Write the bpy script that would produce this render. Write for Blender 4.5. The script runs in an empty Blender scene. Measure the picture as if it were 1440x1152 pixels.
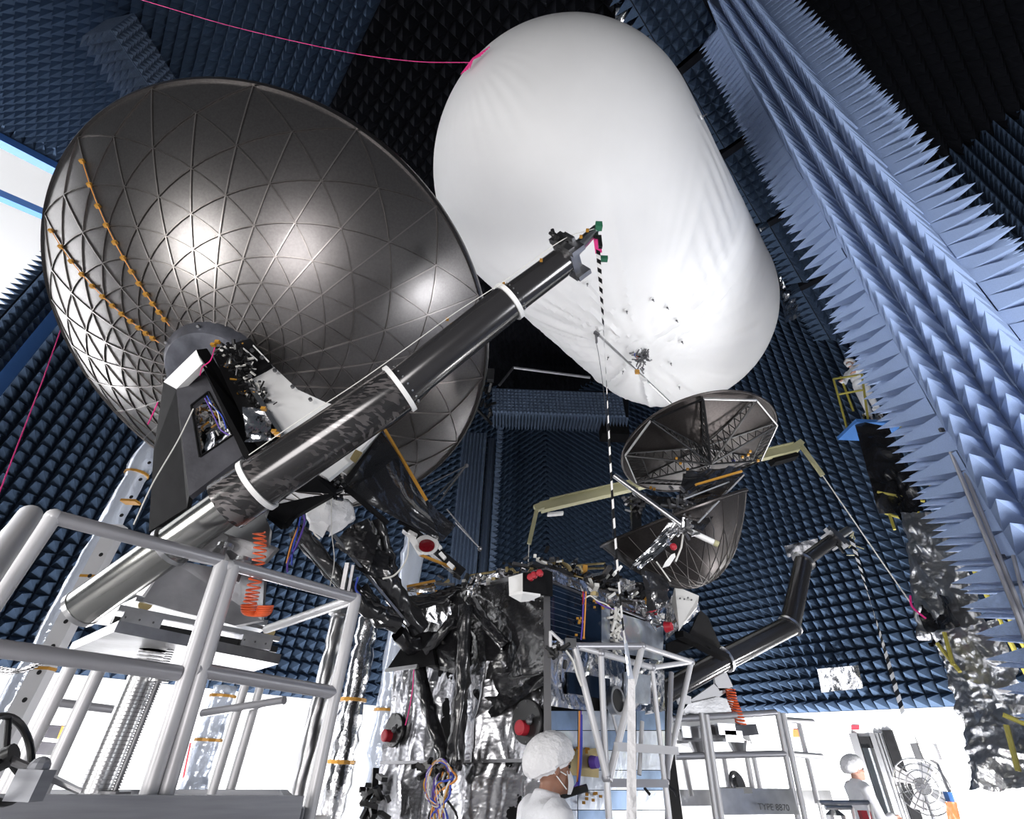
import bpy, math, random
import numpy as np
from mathutils import Matrix, Vector
C = bpy.context.scene.collection
rng = np.random.default_rng(7); random.seed(7)
V3 = lambda *a: np.array(a, float)
def unit(v):
    v = np.asarray(v, float); return v / np.linalg.norm(v)

# ------------------------------------------------------------------ camera
F = 700.0; CX, CY = 720., 576.; CAMH = 1.55      # pixels of a 1440 x 1152 picture, metres
Zc = unit([762 - CX, CY + 400, -F])
Yc = V3(0, 0, -1); Yc = unit(Yc - Yc.dot(Zc) * Zc)
Xc = np.cross(Yc, Zc)
R = np.array([Xc, Yc, Zc]); O = V3(0, 0, CAMH)
cam_d = bpy.data.cameras.new('camera'); cam_d.sensor_width = 36; cam_d.lens = F / 1440 * 36
cam_d.clip_start = .05; cam_d.clip_end = 200
cam = bpy.data.objects.new('camera', cam_d); C.objects.link(cam)
M4 = Matrix([[*R[i], O[i]] for i in range(3)] + [[0, 0, 0, 1]])
cam.matrix_world = M4
bpy.context.scene.camera = cam
def ray(px, py): return unit(R @ V3(px - CX, CY - py, -F))
def P(px, py, Y):                       # the point seen at a pixel, Y metres in front
    r = ray(px, py); return O + r * (Y / r[1])
def PD(px, py, d): return O + ray(px, py) * d
def PZ(px, py, z):
    r = ray(px, py); return O + r * ((z - O[2]) / r[2])
def PP(px, py, p0, nn, off=0.):         # on a plane through p0 with normal nn, shifted off along it
    r = ray(px, py); nn = unit(nn); return O + r * ((nn.dot(np.asarray(p0) - O) + off) / nn.dot(r))
def proj(p):
    c = (np.atleast_2d(p) - O) @ R
    w = np.maximum(-c[:, 2], 1e-3)
    return np.stack([CX + F * c[:, 0] / w, CY - F * c[:, 1] / w, -c[:, 2]], 1)

# ------------------------------------------------------------------ light and exposure
S = bpy.context.scene
S.view_settings.view_transform = 'Standard'; S.view_settings.look = 'None'
S.view_settings.gamma = 1; S.view_settings.use_curve_mapping = False
S.view_settings.exposure = 0.0
w = bpy.data.worlds.new('world'); S.world = w; w.use_nodes = True
w.node_tree.nodes['Background'].inputs[0].default_value = (.75, .85, 1, 1)
w.node_tree.nodes['Background'].inputs[1].default_value = .06
S.cycles.max_bounces = 6; S.cycles.diffuse_bounces = 3; S.cycles.glossy_bounces = 4
S.cycles.caustics_reflective = False; S.cycles.caustics_refractive = False
def area(name, loc, aim, power, size, col=(1, 1, 1), spread=math.pi):
    d = bpy.data.lights.new(name, 'AREA'); d.energy = power; d.color = col
    d.shape = 'DISK'; d.size = size; d.spread = spread
    o = bpy.data.objects.new(name, d); C.objects.link(o)
    o.location = loc
    o.rotation_euler = (Vector(aim) - Vector(loc)).to_track_quat('-Z', 'Y').to_euler()
    return o
# flood lamps standing about the floor, as in the photograph they shine upwards
area('flood_lamp_light', (-5.6, -1.2, 2.2), (-1, 4.5, 5), 235, 2.4, (1, .98, .95))
area('flood_lamp_light', (-1.5, -2.6, 1.3), (0, 5, 5.5), 165, 2.2, (1, .96, .95))
area('flood_lamp_light', (4.7, .2, 1.4), (3.9, 3.9, 6.), 215, 1.8, (.96, .97, 1), spread=2.4)
area('flood_lamp_light', (5.4, 6.6, .4), (1.5, 6, 9.), 80, .6, (1, .97, .97))       # beside the far lift
area('flood_lamp_light', (-3.2, 7.0, .4), (-1.5, 6.0, 8.), 110, .6, (1, .97, .97))     # behind the near lift
area('flood_lamp_light', (6.9, 4.6, .4), (7.6, 6.6, 3.2), 190, .6)                       # at the foot of the foil scaffold
# floor lamps turned to the white lower walls
area('wall_lamp_light', (-5.5, 9.5, .5), (-8.5, 13.5, 1.6), 500, .5)
area('wall_lamp_light', (-1.2, 12.0, .5), (-4.0, 16.8, 1.6), 500, .5)
area('wall_lamp_light', (5.5, 12.5, .5), (7.5, 14.2, 1.6), 500, .5)
area('wall_lamp_light', (7.6, 9.2, .5), (10.2, 11.0, 1.6), 500, .5)

# ------------------------------------------------------------------ materials
def mat(name, col, rough=.5, metal=0., noise=0., nscale=8., bump=0., bscale=20., spec=.5, emit=None, stretch=None, detail=4., bdist=.02, trans=0., alpha=1.):
    m = bpy.data.materials.new(name); m.use_nodes = True
    nt = m.node_tree; b = nt.nodes['Principled BSDF']
    b.inputs['Base Color'].default_value = (*col, 1); b.inputs['Roughness'].default_value = rough
    b.inputs['Metallic'].default_value = metal; b.inputs['Specular IOR Level'].default_value = spec
    if trans: b.inputs['Transmission Weight'].default_value = trans
    if alpha < 1: b.inputs['Alpha'].default_value = alpha
    if emit: b.inputs['Emission Color'].default_value = (*col, 1); b.inputs['Emission Strength'].default_value = emit
    L = nt.links
    if noise or bump:
        tc = nt.nodes.new('ShaderNodeTexCoord'); vec = tc.outputs['Object']
        if stretch:
            mp = nt.nodes.new('ShaderNodeMapping'); mp.inputs['Scale'].default_value = stretch
            L.new(vec, mp.inputs[0]); vec = mp.outputs[0]
    if noise:
        n = nt.nodes.new('ShaderNodeTexNoise'); n.inputs['Scale'].default_value = nscale; n.inputs['Detail'].default_value = detail
        L.new(vec, n.inputs['Vector'])
        mr = nt.nodes.new('ShaderNodeMapRange'); mr.inputs[1].default_value = .3; mr.inputs[2].default_value = .7
        mr.inputs[3].default_value = 1 - noise; mr.inputs[4].default_value = 1 + noise
        L.new(n.outputs[0], mr.inputs[0])
        mx = nt.nodes.new('ShaderNodeMix'); mx.data_type = 'RGBA'; mx.blend_type = 'MULTIPLY'; mx.inputs[0].default_value = 1
        mx.inputs[6].default_value = (*col, 1); L.new(mr.outputs[0], mx.inputs[7]); L.new(mx.outputs[2], b.inputs['Base Color'])
    if bump:
        n = nt.nodes.new('ShaderNodeTexNoise'); n.inputs['Scale'].default_value = bscale; n.inputs['Detail'].default_value = 3
        L.new(vec, n.inputs['Vector'])
        bp = nt.nodes.new('ShaderNodeBump'); bp.inputs['Strength'].default_value = bump; bp.inputs['Distance'].default_value = bdist
        L.new(n.outputs[0], bp.inputs['Height']); L.new(bp.outputs[0], b.inputs['Normal'])
    return m
MT = {}
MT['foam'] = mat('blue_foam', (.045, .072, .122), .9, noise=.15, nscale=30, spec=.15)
MT['foam_half_lit'] = mat('half_lit_blue_foam', (.085, .118, .18), .9, noise=.15, nscale=30, spec=.15)  # same blue foam, colour lightened for pieces that face the light differently
MT['foam_lit'] = mat('lit_blue_foam', (.31, .41, .64), .85, noise=.10, nscale=40, spec=.2, bump=.25, bscale=120)  # same blue foam again, the strong light on the column put into its colour
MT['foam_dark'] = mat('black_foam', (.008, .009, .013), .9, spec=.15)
MT['wallwhite'] = mat('white_wall_paint', (.86, .86, .87), .6)
MT['floor'] = mat('white_floor_coating', (.7, .7, .72), .35)
MT['blue'] = mat('blue_paint', (.06, .17, .45), .45)
MT['carbon'] = mat('carbon_dish', (.165, .157, .156), .335, .95, noise=.12, nscale=60, bump=.05, bscale=220)
MT['carbon'].node_tree.nodes['Principled BSDF'].inputs['Coat Weight'].default_value = .10; MT['carbon'].node_tree.nodes['Principled BSDF'].inputs['Coat Roughness'].default_value = .07
MT['carbon_rib'] = mat('carbon_rib', (.30, .28, .27), .3, .9)
MT['hub'] = mat('hub_film', (.13, .135, .16), .4, .6, noise=.4, nscale=6, bump=.35, bscale=9)
MT['tube'] = mat('carbon_tube', (.035, .034, .036), .18, .2, noise=.0, spec=.9)
MT['tube_mottle'] = None
MT['blackpaint'] = mat('black_panel', (.011, .011, .012), .6, noise=.2, nscale=12, spec=.04)
MT['greypanel'] = mat('grey_composite', (.11, .11, .125), .45, .3, noise=.25, nscale=6, bump=.1, bscale=30)
MT['white'] = mat('white_coating', (.90, .90, .89), .5)
MT['balloon'] = mat('balloon_film', (.84, .84, .845), .5, noise=.03, nscale=1.2, spec=.3)
MT['alu'] = mat('aluminium', (.60, .60, .61), .28, 1., noise=.12, nscale=9)
MT['alu_plate'] = mat('machined_aluminium', (.38, .38, .39), .36, 1., noise=.3, nscale=4, bump=.06, bscale=40)
MT['rail'] = mat('rail_metal', (.42, .42, .45), .38, .5)
MT['rail_white'] = mat('white_rail_metal', (.66, .66, .68), .4, .2)
MT['silver'] = mat('silver_foil', (.86, .86, .88), .17, 1., bump=.35, bscale=9, bdist=.03)
MT['bfoil'] = mat('black_foil', (.014, .014, .016), .23, .0, bump=.35, bscale=7, bdist=.03, spec=.9)
MT['gfoil'] = mat('grey_foil', (.38, .38, .40), .27, .95, bump=.25, bscale=6, bdist=.03)
MT['gold'] = mat('amber_tape', (.52, .26, .04), .35, .2)
MT['brass'] = mat('brass', (.5, .4, .2), .4, .8)
MT['red'] = mat('red_cover', (.42, .015, .03), .5)
MT['orange'] = mat('orange_plastic', (.80, .13, .04), .4)
MT['pink'] = mat('pink_cord', (.8, .03, .25), .6)
MT['purple'] = mat('purple_wire', (.12, .06, .4), .45)
MT['bluewire'] = mat('blue_wire', (.04, .08, .5), .45)
MT['wirewhite'] = mat('white_wire', (.75, .74, .70), .5)
MT['wireorange'] = mat('orange_wire', (.75, .3, .06), .5)
MT['blackplastic'] = mat('black_plastic', (.012, .012, .013), .35)
MT['khaki'] = mat('khaki_paint', (.44, .42, .25), .45, noise=.1, nscale=3)
MT['yellow'] = mat('yellow_paint', (.40, .35, .07), .45)
MT['solar'] = None
MT['skin'] = mat('skin', (.30, .15, .10), .5)
MT['skin_pale'] = mat('pale_skin', (.6, .33, .25), .5)
MT['cloth'] = mat('white_coverall', (.82, .83, .87), .7, bump=.3, bscale=18, bdist=.03)
MT['cap'] = mat('white_cap_fabric', (.84, .84, .86), .8, bump=.6, bscale=35, bdist=.02)
MT['plastic'] = mat('clear_plastic_wrap', (.75, .82, .95), .12, .3, bump=.4, bscale=9, bdist=.04)
MT['green'] = mat('green_clamp', (.03, .16, .09), .5)
MT['lampglow'] = mat('lamp_lens', (1, .98, .95), .5, emit=25)
MT['beam_grey'] = mat('brushed_grey_beam', (.30, .31, .34), .42, .2, noise=.12, nscale=3, stretch=(1, 1, 14))
MT['silver_soft'] = mat('soft_silver_foil', (.82, .82, .84), .30, .95, bump=.5, bscale=12, bdist=.03)
MT['boom_alu'] = mat('boom_aluminium', (.36, .36, .345), .2, 1., noise=.15, nscale=3)
MT['bowl_rib'] = mat('bowl_rib', (.14, .13, .125), .4, .8)
MT['cellline'] = mat('cell_line', (.16, .19, .24), .4)
MT['glass'] = mat('door_glass', (.9, .95, 1), .05, 0, trans=1.)
MT['steel'] = mat('dark_steel', (.2, .2, .21), .35, .8)

# ------------------------------------------------------------------ mesh helpers
ORG = {}
class MB:
    def __init__(s): s.v = []; s.f = []; s.sm = False
    def add(s, vs, fs):
        k = len(s.v); s.v.extend([tuple(map(float, q)) for q in vs]); s.f.extend([tuple(i + k for i in f) for f in fs]); return s
    def hexa(s, a):      # 8 points: bottom loop, top loop
        return s.add(a, [(3, 2, 1, 0), (4, 5, 6, 7), (0, 1, 5, 4), (1, 2, 6, 5), (2, 3, 7, 6), (3, 0, 4, 7)])
    def box(s, c, ex, ey, ez):   # centre, half-extent vectors (or scalars on the axes)
        ex = V3(ex, 0, 0) if np.isscalar(ex) else np.asarray(ex); ey = V3(0, ey, 0) if np.isscalar(ey) else np.asarray(ey); ez = V3(0, 0, ez) if np.isscalar(ez) else np.asarray(ez)
        c = np.asarray(c)
        return s.hexa([c - ex - ey - ez, c + ex - ey - ez, c + ex + ey - ez, c - ex + ey - ez, c - ex - ey + ez, c + ex - ey + ez, c + ex + ey + ez, c - ex + ey + ez])
    def bar(s, a, b, w, h, up=(0, 0, 1)):
        a = np.asarray(a, float); b = np.asarray(b, float); d = unit(b - a); up = np.asarray(up, float)
        if abs(d.dot(unit(up))) > .98: up = V3(1, 0, 0)
        x = unit(np.cross(d, up)); y = np.cross(x, d)
        return s.box((a + b) / 2, x * w / 2, y * h / 2, (b - a) / 2)
    def tube(s, pts, r, n=10, caps=True, closed=False):
        pts = [np.asarray(p, float) for p in pts]; m = len(pts)
        rr = [r] * m if np.isscalar(r) else r
        d0 = unit(pts[1] - pts[0]); a = V3(0, 0, 1) if abs(d0[2]) < .9 else V3(1, 0, 0)
        x = unit(np.cross(a, d0)); vs = []
        for i in range(m):
            if closed: t = pts[(i + 1) % m] - pts[i - 1]
            else: t = pts[min(i + 1, m - 1)] - pts[max(i - 1, 0)]
            t = unit(t); x = x - t * x.dot(t); x = unit(x); y = np.cross(t, x)
            for k in range(n):
                q = 2 * math.pi * k / n
                vs.append(pts[i] + rr[i] * (math.cos(q) * x + math.sin(q) * y))
        fs = []
        for i in range(m if closed else m - 1):
            j = (i + 1) % m
            for k in range(n):
                l = (k + 1) % n; fs.append((i * n + k, i * n + l, j * n + l, j * n + k))
        if caps and not closed: fs += [tuple(range(n - 1, -1, -1)), tuple(range((m - 1) * n, m * n))]
        return s.add(vs, fs)
    def lathe(s, c, ax, prof, n=24):       # profile [(along axis, radius)]
        c = np.asarray(c, float); ax = unit(ax); a = V3(0, 0, 1) if abs(ax[2]) < .9 else V3(1, 0, 0)
        x = unit(np.cross(a, ax)); y = np.cross(ax, x); vs = []; m = len(prof)
        for z, r in prof:
            for k in range(n):
                q = 2 * math.pi * k / n; vs.append(c + ax * z + max(r, 1e-5) * (math.cos(q) * x + math.sin(q) * y))
        fs = [(i * n + k, i * n + (k + 1) % n, (i + 1) * n + (k + 1) % n, (i + 1) * n + k) for i in range(m - 1) for k in range(n)]
        fs += [tuple(range(n - 1, -1, -1)), tuple(range((m - 1) * n, m * n))]
        return s.add(vs, fs)
    def disc(s, c, ax, r, h, n=24): return s.lathe(c, ax, [(0, r), (h, r)], n)
    def ball(s, c, r, n=12, m=8, sc=(1, 1, 1)):
        c = np.asarray(c, float); vs = []
        for i in range(m + 1):
            t = math.pi * i / m
            for k in range(n):
                q = 2 * math.pi * k / n; vs.append(c + r * V3(sc[0] * max(math.sin(t), 1e-4) * math.cos(q), sc[1] * max(math.sin(t), 1e-4) * math.sin(q), sc[2] * math.cos(t)))
        return s.add(vs, [(i * n + k, (i + 1) * n + k, (i + 1) * n + (k + 1) % n, i * n + (k + 1) % n) for i in range(m) for k in range(n)])
    def prism(s, poly, vec):               # flat outline in 3-D given a thickness vector
        poly = [np.asarray(p, float) for p in poly]; n = len(poly); vec = np.asarray(vec, float)
        return s.add(poly + [p + vec for p in poly], [tuple(range(n - 1, -1, -1)), tuple(range(n, 2 * n))] + [(i, (i + 1) % n, n + (i + 1) % n, n + i) for i in range(n)])
    def grid(s, fn, nu, nv):
        vs = [fn(i / nu, j / nv) for j in range(nv + 1) for i in range(nu + 1)]
        return s.add(vs, [(j * (nu + 1) + i, j * (nu + 1) + i + 1, (j + 1) * (nu + 1) + i + 1, (j + 1) * (nu + 1) + i) for j in range(nv) for i in range(nu)])
    def build(s, name, m, parent=None, smooth=False, label=None, cat=None, group=None, kind=None):
        me = bpy.data.meshes.new(name); v = np.array(s.v)
        if parent is not None: org = ORG[parent.name]
        else: org = V3(*( (v.min(0) + v.max(0)) / 2 )); org[2] = v[:, 2].min()
        me.from_pydata([tuple(q) for q in (v - org)], [], s.f); me.update()
        if s.sm and not smooth: me.polygons.foreach_set('use_smooth', [True] * len(me.polygons))
        if smooth:
            me.polygons.foreach_set('use_smooth', [True] * len(me.polygons))
            try: me.set_sharp_from_angle(angle=math.radians(40))
            except Exception: pass
        if m: me.materials.append(MT[m] if isinstance(m, str) else m)
        o = bpy.data.objects.new(name, me); C.objects.link(o); ORG[o.name] = org
        if parent is not None: o.parent = parent
        else: o.location = org
        return tag(o, label, cat, group, kind)
def tag(o, label=None, cat=None, group=None, kind=None):
    for k, q in (('label', label), ('category', cat), ('group', group), ('kind', kind)):
        if q: o[k] = q
    return o
def thing(name, loc, label, cat, group=None, kind='thing'):
    o = bpy.data.objects.new(name, None); C.objects.link(o); o.location = tuple(loc); o.empty_display_size = .1
    ORG[o.name] = np.asarray(loc, float); return tag(o, label, cat, group, kind)
def struct(name, loc=(0, 0, 0)):
    o = bpy.data.objects.new(name, None); C.objects.link(o); o.location = tuple(loc); ORG[o.name] = np.asarray(loc, float); o['kind'] = 'structure'; return o
def instance(name, me, M, parent):
    o = bpy.data.objects.new(name, me); C.objects.link(o); o.parent = parent
    q = M.copy(); q.translation = q.translation - Vector(ORG[parent.name]); o.matrix_local = q
    return o
def curve_pts(pts, n=8):                   # Catmull-Rom through points
    p = [np.asarray(q, float) for q in pts]; p = [2 * p[0] - p[1]] + p + [2 * p[-1] - p[-2]]; out = []
    for i in range(1, len(p) - 2):
        for k in range(n):
            t = k / n; a, b, c, d = p[i - 1], p[i], p[i + 1], p[i + 2]
            out.append(.5 * (2 * b + (c - a) * t + (2 * a - 5 * b + 4 * c - d) * t * t + (3 * b - a - 3 * c + d) * t ** 3))
    out.append(p[-2]); return out
def wave(i, x): return math.sin(x * 12.9898 + i * 78.233)
def crumple(mb, a, b, c, d, nu, nv, amp, seed=0, fold=3., nn=None, fu=1., fv=1.):   # sheet between four corners with folds and creases
    r = np.random.default_rng(seed); a, b, c, d = [np.asarray(q, float) for q in (a, b, c, d)]
    if nn is None: nn = unit(np.cross(b - a, d - a))
    nu, nv = int(nu * 1.6), int(nv * 1.6); U, V = np.meshgrid(np.linspace(0, 1, nu + 1), np.linspace(0, 1, nv + 1))
    su, sv = max(np.linalg.norm(b - a), .15), max(np.linalg.norm(d - a), .15); X, Y = U * su * 2.2 * fold * fu, V * sv * 2.2 * fold * fv
    h = np.zeros_like(U)
    for k in range(9):
        f = .8 * 1.33 ** k; an = r.uniform(0, math.pi); ph = r.uniform(0, 6.3, 4)
        wx = .5 * np.sin(Y * f * .7 + ph[0]) + .35 * np.sin(X * f * .9 + ph[1])
        s_ = np.sin((X * math.cos(an) + Y * math.sin(an)) * f + 1.6 * wx + ph[2]); h += (1 - 2 * np.abs(s_)) * f ** -.85 * (.5 + .5 * np.sin(X * .6 * f + Y * .5 * f + ph[3]))
    h += .04 * r.normal(size=h.shape)
    p = (a * (1 - U[..., None]) + b * U[..., None]) * (1 - V[..., None]) + (d * (1 - U[..., None]) + c * U[..., None]) * V[..., None] + nn * (amp * h)[..., None]
    mb.sm = True
    return mb.add(p.reshape(-1, 3).tolist(), [(j * (nu + 1) + i, j * (nu + 1) + i + 1, (j + 1) * (nu + 1) + i + 1, (j + 1) * (nu + 1) + i) for j in range(nv) for i in range(nu)])

# foam: square pyramids in rows.  place(origin, eu, ev, normal, nu, nv, pitch, height)
def pyramid_mesh(name, h, m, w=.5):
    me = bpy.data.meshes.new(name)
    me.from_pydata([(-w, -w, 0), (w, -w, 0), (w, w, 0), (-w, w, 0), (0, 0, h)], [], [(3, 2, 1, 0), (0, 1, 4), (1, 2, 4), (2, 3, 4), (3, 0, 4)])
    me.update(); me.materials.append(MT[m]); return me
def foam(parent, o, eu, ev, nn, nu, nv, pitch, height, m, singles=0, skip=None, tip='foam_pyramid', field='foam_field', jitter=0.):
    o = np.asarray(o, float); eu = unit(eu); ev = unit(ev); nn = unit(nn)
    I, J = np.meshgrid(np.arange(nu), np.arange(nv), indexing='ij'); I = I.ravel(); J = J.ravel()
    cs = o + np.outer((I + .5) * pitch, eu) + np.outer((J + .5) * pitch, ev)
    if skip is not None:
        k = np.array([not skip(q) for q in cs]); cs = cs[k]
    big = np.zeros(len(cs), bool)
    if singles:
        q = proj(cs); vis = (q[:, 0] > -10) & (q[:, 0] < 1450) & (q[:, 1] > -10) & (q[:, 1] < 1160) & (q[:, 2] > .2)
        sz = np.where(vis, 1 / q[:, 2], 0)
        idx = np.argsort(-sz)[:singles]; big[idx[sz[idx] > 0]] = True
    me = pyramid_mesh(tip, height / pitch, m)
    rot = Matrix([[eu[i] * pitch, ev[i] * pitch, nn[i] * pitch] for i in range(3)]).to_4x4()
    if np.dot(np.cross(eu, ev), nn) < 0:
        rot = Matrix([[ev[i] * pitch, eu[i] * pitch, nn[i] * pitch] for i in range(3)]).to_4x4()
    for c in cs[big]:
        M = rot.copy(); M.translation = Vector(c + (jitter * rng.normal(size=3) if jitter else 0)); instance(tip, me, M, parent)
    rest = cs[~big]
    if len(rest):
        h = pitch / 2; tips = rest + nn * height
        if jitter: tips = tips + rng.normal(size=tips.shape) * jitter
        vs = np.concatenate([np.stack([rest + eu * a * h + ev * b * h for a, b in ((-1, -1), (1, -1), (1, 1), (-1, 1))], 1), tips[:, None]], 1).reshape(-1, 3)
        flip = np.dot(np.cross(eu, ev), nn) < 0
        fs = []
        for k in range(len(rest)):
            b = 5 * k
            for t in ((0, 1, 4), (1, 2, 4), (2, 3, 4), (3, 0, 4)):
                t = t[::-1] if flip else t; fs.append((b + t[0], b + t[1], b + t[2]))
        mb = MB(); mb.v = vs.tolist(); mb.f = fs
        mb.build(field, m, parent, kind='stuff')

# ------------------------------------------------------------------ the chamber
dL = unit(V3(.788, .616, 0)); nW = V3(-dL[1], dL[0], 0); UP = V3(0, 0, 1)
VL, UB, H, BAND = 15.6, 14.4, 16.6, 2.85
def Wp(u, v, z): return u * dL + v * nW + z * UP
fl = MB(); fl.box(Wp(2, 4, -.1), dL * 20, nW * 16, UP * .1); fl.build('floor', 'floor', kind='structure')
wl = struct('wall_left', Wp(5, VL, 0))
UJ, ZT = -3.7, 16.25                       # door jamb and door head
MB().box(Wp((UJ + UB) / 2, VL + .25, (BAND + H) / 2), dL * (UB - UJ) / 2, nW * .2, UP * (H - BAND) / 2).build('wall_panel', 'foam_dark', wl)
MB().box(Wp(-8, VL + .25, (ZT + H + 2) / 2), dL * 4.3, nW * .2, UP * (H + 2 - ZT) / 2).build('header_panel', 'wallwhite', wl)
MB().box(Wp((UJ + UB) / 2, VL + .1, BAND / 2), dL * (UB - UJ) / 2, nW * .1, UP * BAND / 2).build('white_band', 'wallwhite', wl)
foam(wl, Wp(UJ, VL + .05, BAND), dL, UP, -nW, 62, 46, .294, .56, 'foam', singles=300)
foam(wl, Wp(-12, VL + .05, ZT + .12), dL, UP, -nW, 29, 2, .29, .5, 'foam', field='foam_header')
wb = struct('wall_back', Wp(UB, 4, 0))
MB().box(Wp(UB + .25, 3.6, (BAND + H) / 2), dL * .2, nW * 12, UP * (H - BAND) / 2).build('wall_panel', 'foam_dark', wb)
MB().box(Wp(UB + .1, 3.6, BAND / 2), dL * .1, nW * 12, UP * BAND / 2).build('white_band', 'wallwhite', wb)
foam(wb, Wp(UB + .05, 15.55, BAND), -nW, UP, -dL, 91, 55, .25, .50, 'foam', singles=300)
ce = struct('ceiling', Wp(0, 6, H))
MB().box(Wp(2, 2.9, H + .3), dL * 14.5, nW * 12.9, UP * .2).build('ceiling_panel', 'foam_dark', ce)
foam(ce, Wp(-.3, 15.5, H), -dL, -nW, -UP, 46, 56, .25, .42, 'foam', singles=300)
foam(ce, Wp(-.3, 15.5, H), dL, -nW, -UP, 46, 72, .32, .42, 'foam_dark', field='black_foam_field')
# door head, jamb and open leaf of the tall hangar door in the left wall
dr = struct('door_1', Wp(UJ, VL, 0))
MB().box(Wp(UJ - .12, VL + .12, (BAND + ZT) / 2), dL * .16, nW * .14, UP * (ZT - BAND) / 2).build('door_jamb', 'blue', dr)
MB().box(Wp(-8.2, VL + .12, ZT - .08), dL * 4.4, nW * .16, UP * .13).build('door_head', 'blue', dr)
MB().box(Wp(-8.2, VL + .35, ZT + .12), dL * 4.4, nW * .16, UP * .07).build('door_track', 'wallwhite', dr)
MB().box(Wp(UJ - .72, VL + .55, (BAND + ZT - 1) / 2), dL * .42, nW * .1, UP * (ZT - 1 - BAND) / 2).build('door_leaf', 'foam_dark', dr)
foam(dr, Wp(UJ - 1.1, VL + .45, BAND), dL, UP, -nW, 3, 50, .26, .35, 'foam', field='leaf_foam')
foam(dr, Wp(UJ - 1.12, VL + .45, BAND), nW, UP, -dL, 1, 66, .2, .4, 'foam', field='edge_foam')
ho = struct('wall_outside', Wp(-9, 24, 0))          # the bright hall behind the open door
MB().box(Wp(-10, 24, 13.5), dL * 9, nW * .1, UP * 13.5).build('hall_wall', 'wallwhite', ho)
MB().box(Wp(-19, 20, 13.5), dL * .1, nW * 4.4, UP * 13.5).build('hall_side_wall', 'wallwhite', ho)
MB().box(Wp(-9, 20, 27.1), dL * 10, nW * 4.2, UP * .1).build('hall_ceiling', 'wallwhite', ho)
MB().box(Wp(-9, 20, -.1), dL * 10, nW * 4.2, UP * .1).build('hall_floor', 'floor', ho)
q = MB(); q.bar(Wp(-12.5, 19, 16.6), Wp(-6.6, 19, 17.0), .28, .28); q.bar(Wp(-12.5, 19, 15.2), Wp(-12.5, 19, 17.4), .3, .3)
q.build('crane_girder', 'blue', label='blue steel crane girder in the bright hall beyond the open door', cat='girder')
q = MB(); q.bar(Wp(-14, 17.5, 11.5), Wp(-6, 17.5, 11.5), .5, .8); q.bar(Wp(-9.5, 17.5, 9), Wp(-9.5, 17.5, 11.5), 1., .5)
area('hall_light', Wp(-7, 19.6, 3.0), Wp(-9.5, 27, 17), 3600, 3)
area('hall_light', Wp(-14, 19.0, 3.0), Wp(-13, 27, 17), 3600, 3)

# ------------------------------------------------------------------ foam-covered things hung or standing about the chamber
def box_between(mb, a, b, w, h, up=UP): mb.bar(a, b, w, h, up)
t = thing('ceiling_absorber', Wp(-4.7, 11, H - 1.2), 'foam-covered block hung from the ceiling above the large dish', 'absorber')
l1, l2 = PZ(155, 42, 15.1), PZ(226, 146, 15.1); ev = unit(l2 - l1); ln = np.linalg.norm(l2 - l1)
sn = unit(np.cross(ev, UP)); sn = sn if sn[0] > 0 else -sn
MB().prism([l1, l2, l2 - sn * .75, l1 - sn * .75], UP * 1.1).build('core', 'foam_half_lit', t)
foam(t, l1, ev, UP, sn, int(ln / .155), 7, .157, .10, 'foam_half_lit', singles=200)
foam(t, l1 - sn * .75, ev, sn, -UP, int(ln / .19), 4, .19, .45, 'foam_half_lit', field='underside_spikes')
for z in (15.1, 16.2): MB().bar(l1 + UP * (z - 15.1) + sn * .01, l2 + UP * (z - 15.1) + sn * .01, .03, .03).build('edge_strip', 'foam_half_lit', t)

Yb = 15.0
t = thing('absorber_beam', P(790, 580, Yb), 'horizontal foam-covered beam with spiked underside between large dish and balloon', 'absorber')
a, b, c_, d_ = P(692, 580, Yb), P(884, 587, Yb), P(884, 551, Yb), P(692, 546, Yb)
MB().prism([a, b, c_, d_], V3(0, .8, 0)).build('core', 'foam_dark', t)
hh = np.linalg.norm(d_ - a); pt = hh / 8
foam(t, a, unit(b - a), unit(d_ - a), V3(0, -1, 0), int(np.linalg.norm(b - a) / pt), 8, pt, .06, 'foam_half_lit', singles=300)
foam(t, a + V3(0, 0, 0), unit(b - a), V3(0, 1, 0), V3(0, 0, -1), int(np.linalg.norm(b - a) / .12), 6, .12, .32, 'foam_half_lit', field='underside_spikes')

t = thing('absorber_column', P(665, 800, 15.5), 'tall ridged blue foam column standing in the corner behind the large dish', 'absorber')
def ridge_panel(par, x0, x1, y, Y, k, name):
    tl, tr = P(x0, y, Y), P(x1, y, Y); wv = (tr - tl); n_ = V3(0, -1, 0)
    MB().box(V3((tl[0] + tr[0]) / 2, Y + .3, tl[2] / 2), wv[0] / 2, .3, tl[2] / 2).build(name, 'foam_dark', par)
    for i in range(k):
        x0_, x1_ = tl[0] + wv[0] * i / k, tl[0] + wv[0] * (i + 1) / k; xm = (x0_ + x1_) / 2
        mb = MB(); z = tl[2]
        mb.add([(x0_, Y, 0), (x1_, Y, 0), (xm, Y - .14, 0), (x0_, Y, z), (x1_, Y, z), (xm, Y - .14, z - .1)], [(0, 2, 5, 3), (2, 1, 4, 5), (3, 5, 4), (0, 1, 2)])
        mb.build('ridge', 'foam_half_lit', par)
ridge_panel(t, 652, 685, 608, 15.5, 7, 'core')
ridge_panel(t, 687, 697, 616, 15.9, 2, 'core')
q = V3(P(699, 618, 15.6)[0], 15.6, 0)
foam(t, q, V3(0, 1, 0), UP, V3(1, 0, 0), 2, 60, .2, .22, 'foam_half_lit', field='side_spikes')

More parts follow.
